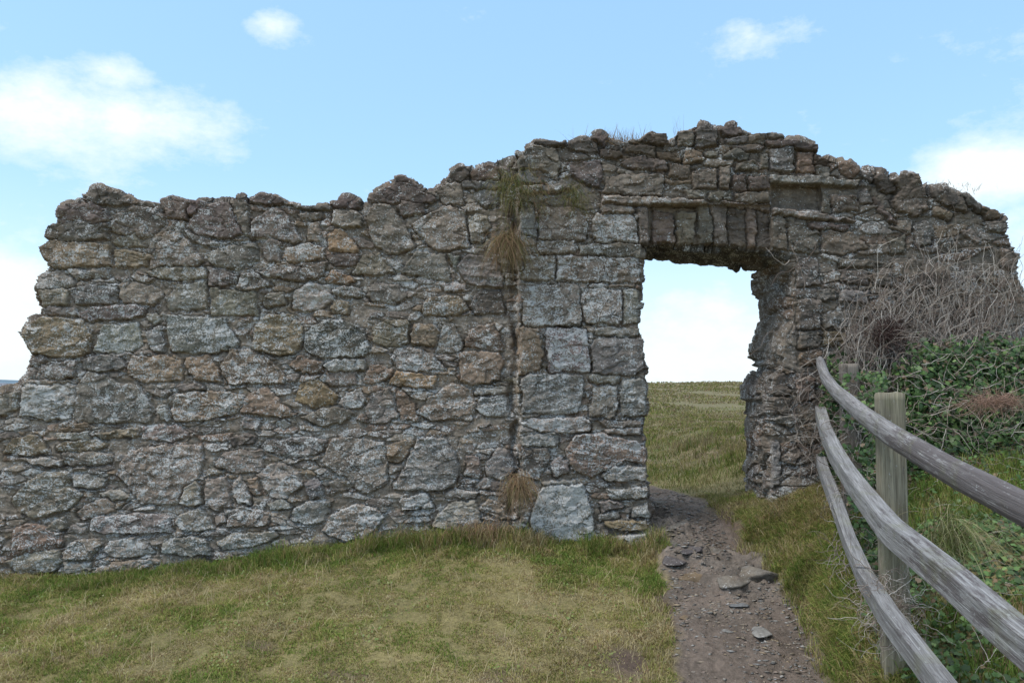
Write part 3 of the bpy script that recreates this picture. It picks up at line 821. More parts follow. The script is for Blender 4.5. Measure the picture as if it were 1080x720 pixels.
for k in range(12):
    x = -1730-rs.uniform(0, 90)-k*8; y = 2745+rs.uniform(0, 120); z = -32+44*math.sin((y-2700)/1500*math.pi)**.6*1.0
    w = rs.uniform(7, 12); d = 8; hh = rs.uniform(6, 8)
    e = empty('house', (x, y, z), label='tiny white house on the far shore, seen left of the wall end', cat='house', group='white houses on the far shore')
    B = np.array([(a*w, b*d, c) for c in (-3, hh) for a, b in ((-1, -1), (1, -1), (1, 1), (-1, 1))])+np.array((x, y, z))
    mesh('wall', B, [np.array([[0, 1, 5, 4], [1, 2, 6, 5], [2, 3, 7, 6], [3, 0, 4, 7]])], mw, e)
    Rf = np.array([(-w, -d, hh), (w, -d, hh), (w, d, hh), (-w, d, hh), (-w, 0, hh+4), (w, 0, hh+4)])*1.03+np.array((x, y, z))
    mesh('roof', Rf, [np.array([[0, 1, 5, 4], [2, 3, 4, 5]]), np.array([[1, 2, 5], [3, 0, 4]])], mr, e)

# ------------------------------------------------------------------ grass
def blades(P, Hh, Wd, col, lean=.6, droop=.4, ydir=None):
    n = len(P); yaw = R.uniform(0, 2*math.pi, n); side = np.stack([np.cos(yaw), np.sin(yaw), np.zeros(n)], 1)
    ld = R.uniform(0, 2*math.pi, n); ln = np.stack([np.cos(ld), np.sin(ld), np.zeros(n)], 1)*(lean*R.uniform(.1, 1.2, n))[:, None]
    if ydir is not None: ln = ln+np.asarray(ydir)
    up = np.array((0, 0, 1.)); Hh = Hh[:, None]; Wd = Wd[:, None]
    m = P+(ln*.45+up*.62)*Hh; t = P+(ln*1.1+up*(1-droop*R.uniform(.2, 1, n))[:, None])*Hh
    V = np.stack([P-side*Wd, P+side*Wd, m+side*Wd*.7, m-side*Wd*.7, t], 1).reshape(-1, 3)
    b = np.arange(n)*5; q = np.stack([b, b+1, b+2, b+3], 1); tr = np.stack([b+3, b+2, b+4], 1)
    c = np.repeat(col, 5, 0); 
    return V, q, tr, c
PAL = np.array([(.18,.26,.06), (.30,.33,.09), (.40,.36,.14), (.47,.385,.20), (.56,.47,.29), (.34,.21,.13), (.13,.22,.055)])
def gcolor(x, y, green):
    n = len(x); k = .75*fbm(x*1.6, y*2.2, 60, 4)+.7*fbm(x*8, y*8, 64, 3)+R.uniform(-.38, .38, n)
    v = np.clip(.5-green+k*.9, 0, 1)*4.2
    v = np.clip(v, 0, 4); a = np.floor(v).astype(int); b = np.minimum(a+1, 4); f = (v-a)[:, None]
    c = PAL[a]*(1-f)+PAL[b]*f; r = R.uniform(0, 1, n); c = np.where((r < .06)[:, None], PAL[5], c); c = np.where(((r > .9) & (green > .1))[:, None], PAL[6], c)
    return c*R.uniform(.62, 1.06, n)[:, None]*(1+.35*fbm(x*5, y*5, 66, 3))[:, None]
def scatter(n, x0, x1, y0, y1):
    return R.uniform(x0, x1, n), R.uniform(y0, y1, n)
GV = []
def addg(x, y, h, w, green, lean=.7, droop=.4, z0=None):
    z = gz(x, y) if z0 is None else z0
    GV.append(blades(np.stack([x, y, z-.004], 1), h, w, gcolor(x, y, green), lean, droop))
# lawn left of the path
x, y = scatter(300000, -4.6, 1.35, 3.6, 6.2); xc = ip(y, XC); hw = ip(y, HW)
bmk = np.maximum(np.exp(-((x-.62)/.14)**2-((y-4.35)/.2)**2)*1.3, np.exp(-((x-.93)/.09)**2-((y-5.0)/.35)**2)*1.3)+ .5*sst(.3, .42, fbm(x*2.1, y*2.6, 22, 3))
keep = (pmask(x, y) < .25) & (rocky(x, y) < .3) & (R.uniform(0, 1, len(x)) > np.clip(bmk, 0, .93)) & (x < xc)
x = x[keep]; y = y[keep]
wallprox = sst(5.45, 6.0, y+.25*vn(x*3, y*0, 5)); cl = fbm(x*2.6, y*2.6, 31, 3)
h = .8*(.022+.045*np.clip(cl+.35, 0, 1)**1.5+.032*wallprox*R.uniform(.2, 1.5, len(x)))*R.uniform(.5, 1.35, len(x))
gr = .05+.42*wallprox*sst(-4.3, -2.6, x)*sst(1.0, -.6, x)-.1*sst(4.9, 4.2, y); h = h*np.where(fbm(x*11, y*11, 39, 2) < -.16, .45, 1.0); addg(x, y, h, np.full(len(x), .0024), gr, 1.35, .75)
# longer straw stalks
x, y = scatter(3500, -4.6, 1.0, 3.7, 6.1); k = pmask(x, y) < .2; x = x[k]; y = y[k]
addg(x, y, R.uniform(.05, .14, len(x)), np.full(len(x), .0016), np.full(len(x), -.45), 1.1, .5)
# tufts hugging the wall foot and lawn edge
def tuft(cx, cy, n, r, hmin, hmax, green, w=.0022):
    a = R.uniform(0, 6.28, n); q = r*np.sqrt(R.uniform(0, 1, n)); x = cx+q*np.cos(a); y = cy+q*np.sin(a)*.7
    addg(x, y, R.uniform(hmin, hmax, n), np.full(n, w), np.full(n, green), .75, .5)
for k in range(80):
    cx = R.uniform(-3.2, 1.1); tuft(cx, 6.04-R.uniform(0, .22), 100, .09, .04, .12, R.choice([.35, .3, .1, -.15]))
for cx in (-1.75, -1.6, -1.05, -.9, -.75, -.6, -.5, -.35, -.2, .0, .15, .62, .7, 1.0, 1.02): tuft(cx, 5.93, 260, .13, .08, .2, R.choice([.4, .35, .05, -.2]))
for k in range(60):
    yy = R.uniform(4.0, 6.0); tuft(ip(yy, XC)-ip(yy, HW)-.08-R.uniform(0, .06), yy, 60, .07, .02, .065, R.choice([.15, 0, -.2]))
# verge between path and fence
x, y = scatter(190000, 1.3, 2.6, 3.4, 6.3); xc = ip(y, XC); hw = ip(y, HW); xf = ip(y, XF)
keep = (pmask(x, y) < .25) & (rocky(x, y) < .3) & (x > xc) & (x < xf+.25) & ~((np.abs(x-1.62) < .14) & (y > 5.9)); x = x[keep]; y = y[keep]; cl = fbm(x*3, y*3, 35, 3)
h = (.03+.10*np.clip(cl+.35, 0, 1)**1.4)*R.uniform(.5, 1.4, len(x)); addg(x, y, h, np.full(len(x), .0027), np.full(len(x), .12), 1.2, .7)
for k in range(60):
    yy = R.uniform(3.9, 6.0); tuft(ip(yy, XC)+ip(yy, HW)+R.uniform(.03, .12), yy, 80, .09, .03, .12, R.choice([.3, .1, -.2]))
# turf seen through the doorway
x, y = scatter(9000, 1.45, 2.1, 6.2, 7.0); k_ = (pmask(x, y) < .4)&(rocky(x, y) < .4); x = x[k_]; y = y[k_]; addg(x, y, R.uniform(.02, .07, len(x)), np.full(len(x), .0024), np.full(len(x), .0), 1.2, .7)
x, y = scatter(420000, -5, 11, 6.9, 24); keep = (pmask(x, y) < .3) & (x/y < .62) & (x/y > -.3) & ~((x > 3.9) & (y < 6.95)) & (R.uniform(0, 1, len(x)) < (8/np.maximum(y, 7))**1.2*sst(24, 13, y)); x = x[keep]; y = y[keep]
h = (.03+.10*np.clip(fbm(x*1.5, y*1.5, 37, 3)+.2, 0, 1))*R.uniform(.5, 1.4, len(x)); addg(x, y, h, .002+.0006*(y-7), .16-.25*sst(10, 18, y), .9, .6); GV[-1] = GV[-1][:3]+(GV[-1][3]*.68,)
n = 100000; y = 12*(90/12.)**R.uniform(0, 1, n); x = y*R.uniform(-.35, .65, n); kk = fbm(x*.5, y*.22, 333, 3) > -.05; x = x[kk]; y = y[kk]
addg(x, y, (.04+.002*y)*R.uniform(.3, 1.1, len(x)), .0008*y, -.12+.25*fbm(x*.3, y*.1, 334, 3), 1.0, .5); GV[-1] = GV[-1][:3]+(GV[-1][3]*.64,)
for k in range(26): tuft(R.uniform(2.1, 3.0), R.uniform(7.2, 11), 80, .16, .06, .20, R.choice([.3, .1, -.2]), .003); GV[-1] = GV[-1][:3]+(GV[-1][3]*.6,)
# rough grass among the ivy on the bank
x, y = scatter(60000, 1.7, 5.2, 2.6, 6.1); xf = ip(y, XF); gp = fbm(x*1.4, y*1.4, 48, 3)+.9*np.exp(-((x-3.1)/.5)**2-((y-4.6)/.6)**2)
keep = (x > xf+.1) & (gp > .22); x = x[keep]; y = y[keep]; addg(x, y, R.uniform(.05, .16, len(x)), np.full(len(x), .0025), .45+0*x, .8, .5)
def joinb(L):
    V = []; q = []; t = []; c = []; o = 0
    for a in L: V.append(a[0]); q.append(a[1]+o); t.append(a[2]+o); c.append(a[3]); o += len(a[0])
    return np.concatenate(V), np.concatenate(q), np.concatenate(t), np.concatenate(c)
V, q, t, c = joinb(GV)
o = mesh('grass', V, [q, t], M_GRASS, None, c); tag(o, 'short olive and straw turf grass in front of and beyond the wall', 'grass', kind='stuff'); print('grass verts', len(V))

# tufts growing on the wall: each a thing
def walltuft(name, u, v, D, n, L, spread, cols, droop, width=.0022, lab='', sp2=(1, 1), up=.4):
    p = unp(u, v, D); root = p+R.randn(n, 3)*np.array((spread*sp2[0], .02, spread*sp2[1]))*1.25; m = 8
    cen = R.randn(7, 3)*np.array((.35, .15, .3)); dirs = cen[R.randint(0, 7, n)]+R.randn(n, 3)*np.array((.42, .3, .38))+np.array((0, -.55, up)); dirs /= np.linalg.norm(dirs, axis=1, keepdims=True)
    Ls = L*R.uniform(.2, 1.2, n); seg = 6; pts = [root]; dcur = dirs.copy(); q = root.copy()
    for s_ in range(seg):
        dcur = dcur+np.array((0, 0, -droop/seg)); dn = dcur/np.linalg.norm(dcur, axis=1, keepdims=True); q = q+dn*(Ls/seg)[:, None]; pts.append(q)
    pts = np.stack(pts, 1); yaw = R.uniform(0, 6.28, n); sd = np.stack([np.cos(yaw), np.sin(yaw)*.5, R.uniform(-.3, .3, n)], 1)
    wt = width*np.linspace(1, .15, seg+1)[None, :, None]; A_ = pts-sd[:, None]*wt; B_ = pts+sd[:, None]*wt
    V = np.stack([A_, B_], 2).reshape(-1, 3); b = (np.arange(n)*(seg+1)*2)[:, None]+np.arange(seg)*2; b = b.ravel()
    f = np.stack([b, b+1, b+3, b+2], 1); cols = np.array(cols); cc = cols[R.randint(0, len(cols), n)]*R.uniform(.75, 1.25, n)[:, None]; cc = np.repeat(cc, (seg+1)*2, 0)
    o = mesh(name, V, [f], M_GRASS, None, cc); return tag(o, lab, 'grass tuft', group='grass tufts growing on the wall')
STR = [(.33,.215,.125), (.27,.18,.11), (.38,.28,.17), (.19,.125,.08)]; GRN = [(.08,.10,.03), (.12,.13,.04), (.2,.18,.08), (.26,.2,.11)]
walltuft('grass_tuft', 536, 252, 6.03, 800, .33, .045, STR+[(.15,.14,.05), (.2,.19,.08), (.2,.14,.09)], 2.0, lab='drooping straw brown grass tuft hanging beside the pilaster below the wall top', sp2=(1, .5), up=.1)
walltuft('grass_tuft', 540, 200, 6.02, 500, .30, .05, GRN, 2.0, lab='dark green grass tuft in the wall just above the drooping brown one', sp2=(1, 1.2), up=.5)
walltuft('grass_tuft', 606, 208, 6.02, 260, .17, .04, GRN, 2.0, lab='small green tuft growing from the ledge over the left door jamb', up=.5)
walltuft('grass_tuft', 568, 207, 6.02, 160, .15, .05, STR+GRN, 2.2, lab='thin straw wisp on the ledge between two green tufts', up=.2)
walltuft('grass_tuft', 547, 510, 6.0, 550, .23, .032, STR+[(.2,.19,.08)], 2.1, lab='shaggy ginger dead grass tuft low in the corner by the pilaster', sp2=(1, 1), up=.0)
walltuft('grass_tuft', 655, 152, 6.15, 300, .13, .09, STR, .6, lab='dry straw grass fringe on the wall top left of the doorway peak', sp2=(1.2, .2), up=.9)
walltuft('grass_tuft', 712, 141, 6.2, 14, .14, .02, STR, .3, .0012, lab='few thin weed stalks standing on the highest part of the wall', up=1.4)
walltuft('grass_tuft', 995, 200, 6.2, 120, .06, .10, [(.12,.09,.06), (.2,.15,.1)], .6, lab='dry low weed fringe on the sloping wall top at right', sp2=(1.3, .2), up=.9)
walltuft('grass_tuft', 515, 556, 5.95, 500, .16, .08, STR, 2.2, lab='flattened ginger dead grass at the wall foot left of the pilaster', sp2=(1.3, .4), up=.3)
walltuft('grass_tuft', 445, 562, 5.95, 260, .18, .09, STR+GRN, 2.0, lab='loose straw and green grass clump at the foot of the wall middle', sp2=(1.6, .3), up=.8)
walltuft('grass_tuft', 1000, 575, 3.4, 420, .34, .035, [(.2,.22,.08), (.3,.29,.15), (.38,.34,.2), (.13,.16,.05)], 1.6, .0022, lab='pale arching grass clump on the ivy bank between the fence rails', up=1.1)

# ------------------------------------------------------------------ stems (tubes)
def tubes(paths, rad, col, name, mat, parent=None):
    """paths (n,m,3); rad (n,)"""
    n, m, _ = paths.shape; tgt = np.gradient(paths, axis=1); tgt /= np.linalg.norm(tgt, axis=2, keepdims=True)+1e-9
    ref = np.array((.3, -1, .2)); s1 = np.cross(tgt, ref); s1 /= np.linalg.norm(s1, axis=2, keepdims=True)+1e-9; s2 = np.cross(tgt, s1)
    r = rad[:, None, None]*np.linspace(1, .45, m)[None, :, None]; rr = []
    for k in range(4): a = k*math.pi/2; rr.append(paths+(s1*math.cos(a)+s2*math.sin(a))*r)
    V = np.stack(rr, 2).reshape(-1, 3); b = ((np.arange(n)*m)[:, None]+np.arange(m-1)).ravel()*4; fs = []
    for k in range(4): k2 = (k+1) % 4; fs.append(np.stack([b+k, b+k2, b+4+k2, b+4+k], 1))
    return mesh(name, V, fs, mat, parent, np.repeat(col, m*4, 0), smooth=True)
def wander(p0, d0, L, m, wob, grav):
    n = len(p0); p = p0.copy(); d = d0.copy(); out = [p]
    for s_ in range(m-1):
        d = d+R.randn(n, 3)*wob*np.array((1, .35, 1))+np.array((0, 0, grav)); d /= np.linalg.norm(d, axis=1, keepdims=True)
        p = p+d*(L/(m-1))[:, None]; out.append(p)
    return np.stack(out, 1)
ivy = empty('climbing_ivy', (3.2, 5.95, 1.3), label='bare tangled ivy stems with dark green leaves covering the right end of the wall', cat='ivy')
def vinecol(n):
    c = np.array([(.42,.36,.31), (.34,.28,.23), (.27,.21,.17), (.52,.46,.40), (.2,.15,.125)])[R.randint(0, 5, n)]; return c*R.uniform(.75, 1.15, n)[:, None]
n = 1300; uu = R.uniform(0, 1, n); u = 888+187*uu**.85; vtop = np.interp(u, [885, 930, 960, 1000, 1040, 1080], [330, 300, 272, 262, 275, 292]); v = vtop+R.uniform(0, 1, n)**.8*(395-vtop)
Dd = 6.04-R.uniform(0, .10, n)-.12*sst(300, 400, v); p0 = unp(u, v, Dd)
d0 = np.stack([R.randn(n)*.28, R.randn(n)*.10, -.6-R.uniform(0, 1, n)], 1); d0[R.uniform(0, 1, n) < .3] *= np.array((1, 1, -1)); d0 /= np.linalg.norm(d0, axis=1, keepdims=True)
tubes(wander(p0, d0, R.uniform(.12, .5, n), 12, .24, -.03), R.uniform(.0011, .0034, n), vinecol(n), 'stem', M_TWIG, ivy)
# a few sparse runners over the right jamb
n = 26; u = R.uniform(822, 900, n); v = R.uniform(250, 470, n); p0 = unp(u, v, 6.03-R.uniform(0, .03, n)); d0 = np.stack([R.randn(n)*.5, -.05+0*u, -.9+0*u], 1)
tubes(wander(p0, d0/np.linalg.norm(d0, axis=1, keepdims=True), R.uniform(.2, .6, n), 16, .3, -.02), R.uniform(.0016, .0036, n), vinecol(n)*1.1, 'runner', M_TWIG, ivy)
n = 420; u = R.uniform(838, 960, n); v = R.uniform(385, 500, n); p0 = unp(u, v, 6.0-R.uniform(0, .12, n)); d0 = R.randn(n, 3)*np.array((.8, .3, .8))+np.array((0, -.1, -.3))
tubes(wander(p0, d0/np.linalg.norm(d0, axis=1, keepdims=True), R.uniform(.1, .32, n), 10, .35, -.02), R.uniform(.0012, .003, n), vinecol(n)*.8, 'stem', M_TWIG, ivy)
# leaves
LEAF = np.array([(0, 0, 0), (.48, .22, -.06), (.30, .42, -.02), (.34, .72, -.05), (0, 1, 0), (-.34, .72, -.05), (-.30, .42, -.02), (-.48, .22, -.06)])
def leaves(P, size, nrm, cols, name, mat, parent=None):
    n = len(P); nrm = nrm/np.linalg.norm(nrm, axis=1, keepdims=True); a = R.randn(n, 3)+np.array((0, 0, -.6)); a -= (a*nrm).sum(1, keepdims=True)*nrm; a /= np.linalg.norm(a, axis=1, keepdims=True); b = np.cross(nrm, a)
    V = P[:, None]+(LEAF[None, :, :1]*b[:, None]+LEAF[None, :, 1:2]*a[:, None]+LEAF[None, :, 2:]*nrm[:, None])*size[:, None, None]
    k = np.arange(n)*8; q1 = np.stack([k, k+1, k+2], 1); q2 = np.stack([k+2, k+3, k+4], 1); q3 = np.stack([k, k+2, k+4], 1); q4 = np.stack([k+4, k+5, k+6], 1); q5 = np.stack([k+6, k+7, k], 1); q6 = np.stack([k+4, k+6, k], 1)
    return mesh(name, V.reshape(-1, 3), [np.concatenate([q1, q2, q3, q4, q5, q6])], mat, parent, np.repeat(cols, 8, 0))
def leafcol(n):
    c = np.array([(.045,.09,.022), (.06,.115,.03), (.085,.155,.038), (.14,.21,.06), (.19,.13,.075), (.035,.06,.022)])[R.choice(6, n, p=[.27, .27, .2, .08, .06, .12])]; return c*R.uniform(.6, 1.2, n)[:, None]
# climbing leaves
n = 21000; u = R.uniform(868, 1100, n); v = R.uniform(335, 500, n)
vt = np.interp(u, [868, 900, 940, 955, 985, 1030, 1070, 1100], [365, 372, 378, 362, 352, 352, 350, 335])+14*vn(u/14, v/14, 9)
dens = sst(-2, 30, v-vt)*np.interp(u, [868, 890, 945, 955, 1100], [.55, .22, .28, 1, 1]); k = R.uniform(0, 1, n) < dens; u = u[k]; v = v[k]; n = len(u)
thick = np.interp(v, [340, 400, 500], [.10, .26, .60])*sst(930, 970, u)+.12; Dd = 5.98-thick*R.uniform(.25, 1, n); P = unp(u, v, Dd)
zg = gz(P[:, 0], P[:, 1]); P = P[P[:, 2] > zg]; n = len(P)
leaves(P, .014+.034*R.uniform(0, 1, n)**1.5, R.randn(n, 3)*.5+np.array((0, -1, .45)), leafcol(n), 'foliage', M_LEAF, ivy)
n = 4200; u = R.uniform(872, 934, n); v = R.uniform(392, 600, n); Dd = np.interp(v, [395, 480, 600], [5.3, 5.0, 4.3])+R.uniform(-.12, .2, n); P = unp(u, v, Dd); k = (P[:, 0] > ip(P[:, 1], XF)+.05)&(P[:, 2] > gz(P[:, 0], P[:, 1]))&(fbm(u/14, v/14, 5, 2)+.2 > 0); P = P[k]; n = len(P)
leaves(P, R.uniform(.016, .036, n), R.randn(n, 3)*.5+np.array((-.4, -1, .45)), leafcol(n), 'foliage', M_LEAF, ivy)
n = 300; u = R.uniform(874, 936, n); v = R.uniform(400, 610, n); p0 = unp(u, v, np.interp(v, [395, 480, 600], [5.25, 4.95, 4.25])); p0[:, 0] += .03; d0 = R.randn(n, 3)*np.array((.8, .3, .8))
tubes(wander(p0, d0/np.linalg.norm(d0, axis=1, keepdims=True), R.uniform(.08, .25, n), 10, .35, -.02), R.uniform(.0012, .0028, n), vinecol(n)*.8, 'stem', M_TWIG, ivy)
n = 240; u = R.uniform(955, 1085, n); v = R.uniform(345, 470, n); p0 = unp(u, v, np.interp(v, [340, 470], [5.8, 5.3])); d0 = R.randn(n, 3)*np.array((.8, .3, .5))
tubes(wander(p0, d0/np.linalg.norm(d0, axis=1, keepdims=True), R.uniform(.1, .4, n), 12, .25, -.03), R.uniform(.0012, .0028, n), vinecol(n), 'stem', M_TWIG, ivy)
# dark clot of dead stems and the withered clump
n = 420; p0 = unp(936, 352, 5.9)+R.randn(n, 3)*np.array((.055, .04, .05)); d0 = R.randn(n, 3)
o = tubes(wander(p0, d0/np.linalg.norm(d0, axis=1, keepdims=True), R.uniform(.06, .18, n), 9, .5, -.05), R.uniform(.001, .0025, n), np.tile(np.array([[.06, .035, .03]]), (n, 1))*R.uniform(.6, 1.6, (n, 1)), 'twig_clot', M_TWIG)
tag(o, 'dark brown clot of dead twigs like a nest lodged in the vine stems', 'twig clump')
n = 420; p0 = unp(1048, 423, 5.2)+R.randn(n, 3)*np.array((.085, .05, .018)); d0 = R.randn(n, 3)*np.array((1, .6, .35))
o = tubes(wander(p0, d0/np.linalg.norm(d0, axis=1, keepdims=True), R.uniform(.08, .2, n), 9, .25, -.05), R.uniform(.0009, .0018, n), np.tile(np.array([[.30, .19, .14]]), (n, 1))*R.uniform(.6, 1.3, (n, 1)), 'withered_clump', M_TWIG)
tag(o, 'pinkish brown withered grass clump lying on the green ivy', 'dead grass')
# ivy carpet of the bank
n = 60000; x, y = scatter(n, 1.4, 5.2, 1.6, 6.0); xf = ip(y, XF); gp = fbm(x*1.4, y*1.4, 48, 3)+.9*np.exp(-((x-3.1)/.5)**2-((y-4.6)/.6)**2)
k = (x > xf+.06+.1*vn(y*6, y*0, 4)) & (R.uniform(0, 1, n) > sst(.12, .4, gp)*.85); x = x[k]; y = y[k]; n = len(x)
z = gz(x, y)+R.uniform(0, .09, n)+.05*fbm(x*5, y*5, 90, 2)
o = leaves(np.stack([x, y, z], 1), R.uniform(.016, .038, n), R.randn(n, 3)*.45+np.array((-.3, -.3, 1)), leafcol(n), 'ground_ivy', M_LEAF)
tag(o, 'carpet of small dark ivy leaves on the bank behind the fence', 'ground cover', kind='stuff')
n = 900; x, y = scatter(n, 1.6, 4.6, 2.2, 6.0); k = x > ip(y, XF); x = x[k]; y = y[k]; n = len(x); p0 = np.stack([x, y, gz(x, y)+.06], 1); d0 = R.randn(n, 3)*np.array((1, 1, .25))
o = tubes(wander(p0, d0/np.linalg.norm(d0, axis=1, keepdims=True), R.uniform(.08, .3, n), 10, .25, -.01), R.uniform(.001, .0022, n), vinecol(n), 'dead_stems', M_TWIG); tag(o, 'dry stems strewn through the ivy carpet on the bank', 'dead stems', kind='stuff')
# small broad-leaved weeds in the turf
n = 1500; ca = R.randint(0, 60, n); cxs = R.uniform(-3.6, 1.0, 60); cys = R.uniform(4.0, 6.0, 60); x = cxs[ca]+R.randn(n)*.07; y = cys[ca]+R.randn(n)*.06; k = pmask(x, y) < .2; x = x[k]; y = y[k]; n = len(x)
o = leaves(np.stack([x, y, gz(x, y)+R.uniform(.01, .035, n)], 1), R.uniform(.008, .018, n), R.randn(n, 3)*.4+np.array((0, -.3, 1)), np.array([(.12, .17, .035), (.17, .20, .05), (.2, .19, .07)])[R.randint(0, 3, n)], 'lawn_weeds', M_LEAF); tag(o, 'small broad weed leaves scattered in patches through the turf', 'weeds', kind='stuff')
# twiggy snarl caught on the lower rail by the post
n = 170; p0 = unp(938, 640, 3.35)+R.randn(n, 3)*np.array((.05, .04, .06)); d0 = R.randn(n, 3)
o = tubes(wander(p0, d0/np.linalg.norm(d0, axis=1, keepdims=True), R.uniform(.1, .26, n), 14, .4, -.03), R.uniform(.001, .002, n), vinecol(n), 'twig_snarl', M_TWIG); tag(o, 'snarl of pale dry twigs beside the nearest fence post under the rails', 'twigs')

# ------------------------------------------------------------------ fence
fence = empty('wooden_fence', (1.5, 3.1, .1), label='weathered grey three rail wooden fence running up to the right jamb', cat='fence')
def crv(tab, n):
    tab = np.array(tab, float); t = np.arange(len(tab)); tt_ = np.linspace(0, len(tab)-1, n); out = np.stack([np.interp(tt_, t, tab[:, k]) for k in range(3)], 1)
    for _ in range(3):
        o2 = out.copy(); k = max(1, n//(len(tab)*5)); 
        for s_ in range(k): o2[1:-1] = (o2[:-2]+o2[1:-1]*2+o2[2:])/4
        out = o2
    return out
def rail(name, cpts, prof, col, dark, n=260, seed=0, lab=None):
    C_ = crv(cpts, n); tg = np.gradient(C_, axis=0); tg /= np.linalg.norm(tg, axis=1, keepdims=True); up = np.array((0, 0, 1.)); sd = np.cross(tg, up); sd /= np.linalg.norm(sd, axis=1, keepdims=True); up2 = np.cross(sd, tg)
    prof = np.array(prof); pr = []; m = 6
    for k in range(len(prof)):
        a = prof[k]; b = prof[(k+1) % len(prof)]
        for s_ in range(m): pr.append(a+(b-a)*s_/m)
    pr = np.array(pr); K_ = len(pr); s = np.concatenate([[0], np.cumsum(np.linalg.norm(np.diff(C_, axis=0), axis=1))])
    SS, KK = np.meshgrid(s, np.arange(K_), indexing='ij')
    ww = 1+.05*vn(SS*1.6, KK*.0+seed, seed)+.03*fbm(SS*9, KK*.4, seed+3, 3)+.02*vn(SS*3, KK*1.7, seed+5)
    V = C_[:, None]+(sd[:, None]*pr[None, :, :1]+up2[:, None]*pr[None, :, 1:])*ww[..., None]
    i, j = np.meshgrid(np.arange(n-1), np.arange(K_), indexing='ij'); i = i.ravel(); j = j.ravel(); j2 = (j+1) % K_
    f = np.stack([i*K_+j, i*K_+j2, (i+1)*K_+j2, (i+1)*K_+j], 1); base = n*K_
    V = np.concatenate([V.reshape(-1, 3), C_[:1], C_[-1:]]); jj = np.arange(K_)
    t1 = np.stack([jj, np.full(K_, base), (jj+1) % K_], 1); t2 = np.stack([(n-1)*K_+jj, (n-1)*K_+(jj+1) % K_, np.full(K_, base+1)], 1)
    gcv = np.stack([SS, np.broadcast_to(pr[:, 0], SS.shape)+seed, np.broadcast_to(pr[:, 1], SS.shape)], -1).reshape(-1, 3); gcv = np.concatenate([gcv, [(s[0], seed, 0), (s[-1], seed, 0)]])
    da = np.interp(SS, *dark); cc = np.concatenate([np.broadcast_to(np.array(col), SS.shape+(3,)), da[..., None]], -1).reshape(-1, 4); cc = np.concatenate([cc, cc[:2]])
    o = mesh(name, V, [f, t1, t2], M_WOOD, fence, cc, smooth=True, extra=gcv)
    if len(prof) < 10: o.data.polygons.foreach_set('use_smooth', np.zeros(len(o.data.polygons), bool))
    if lab: o['label'] = lab
    return o
# plan and heights read from the photograph at each station
ST = [(5.98, 865), (5.3, 871), (4.75, 882), (4.15, 897), (3.67, 911), (3.07, 940), (2.56, 1000), (2.07, 1085)]
def stn(vv):
    out = []
    for (d, u), v in zip(ST, vv): p = unp(u, v, d); out.append((p[0], d, p[2]))
    sl = (out[-1][2]-out[-2][2])/(out[-1][1]-out[-2][1]); out.append((out[-1][0]-.03, 1.3, out[-1][2]-.77*sl)); out.append((out[-1][0]-.02, .6, out[-1][2]-.7*sl*.8)); return out
rnd = [(math.cos(a)*.031, math.sin(a)*.047) for a in np.linspace(0, 2*math.pi, 12, endpoint=False)]
rec = [(-.036, -.042), (.036, -.042), (.037, .041), (.034, .044), (-.034, .044), (-.037, .041)]
GREYW = (.24, .23, .225)
rail('rail', stn((382, 399, 413, 426, 438, 459, 495, 539)), rnd, GREYW, ([0, 2.2, 3.0, 3.4, 4.2, 5.6], [0, .1, .45, .95, 1.25, 1.2]), seed=1, lab='rounded top rail with dark bark patches')
rail('rail', stn((434, 456, 480, 504, 523, 560, 608, 683)), rec, (.255, .25, .245), ([0, 2.5, 3.5, 5.6], [0, .1, .55, .5]), seed=2, lab='square middle rail')
low = stn((484, 503, 531, 574, 606, 651, 729, 830)); 
lw = np.array(low); 
rail('rail', lw[:5], [(a*.85, b*.85) for a, b in rec], (.225, .22, .215), ([0, 5], [.1, .3]), seed=3, n=150, lab='lower rail, far length')
e0 = lw[4]; e1 = lw[5]; dd = (e1-e0)/np.linalg.norm(e1-e0); lw2 = np.array([e0+dd*.012+np.array((.0, 0, -.008))]+list(lw[5:]+np.array((0, 0, -.01))))
rail('rail', lw2, [(a*.85, b*.88) for a, b in rec], (.22, .215, .21), ([0, 5], [.2, .5]), seed=4, n=190, lab='lower rail, near length')
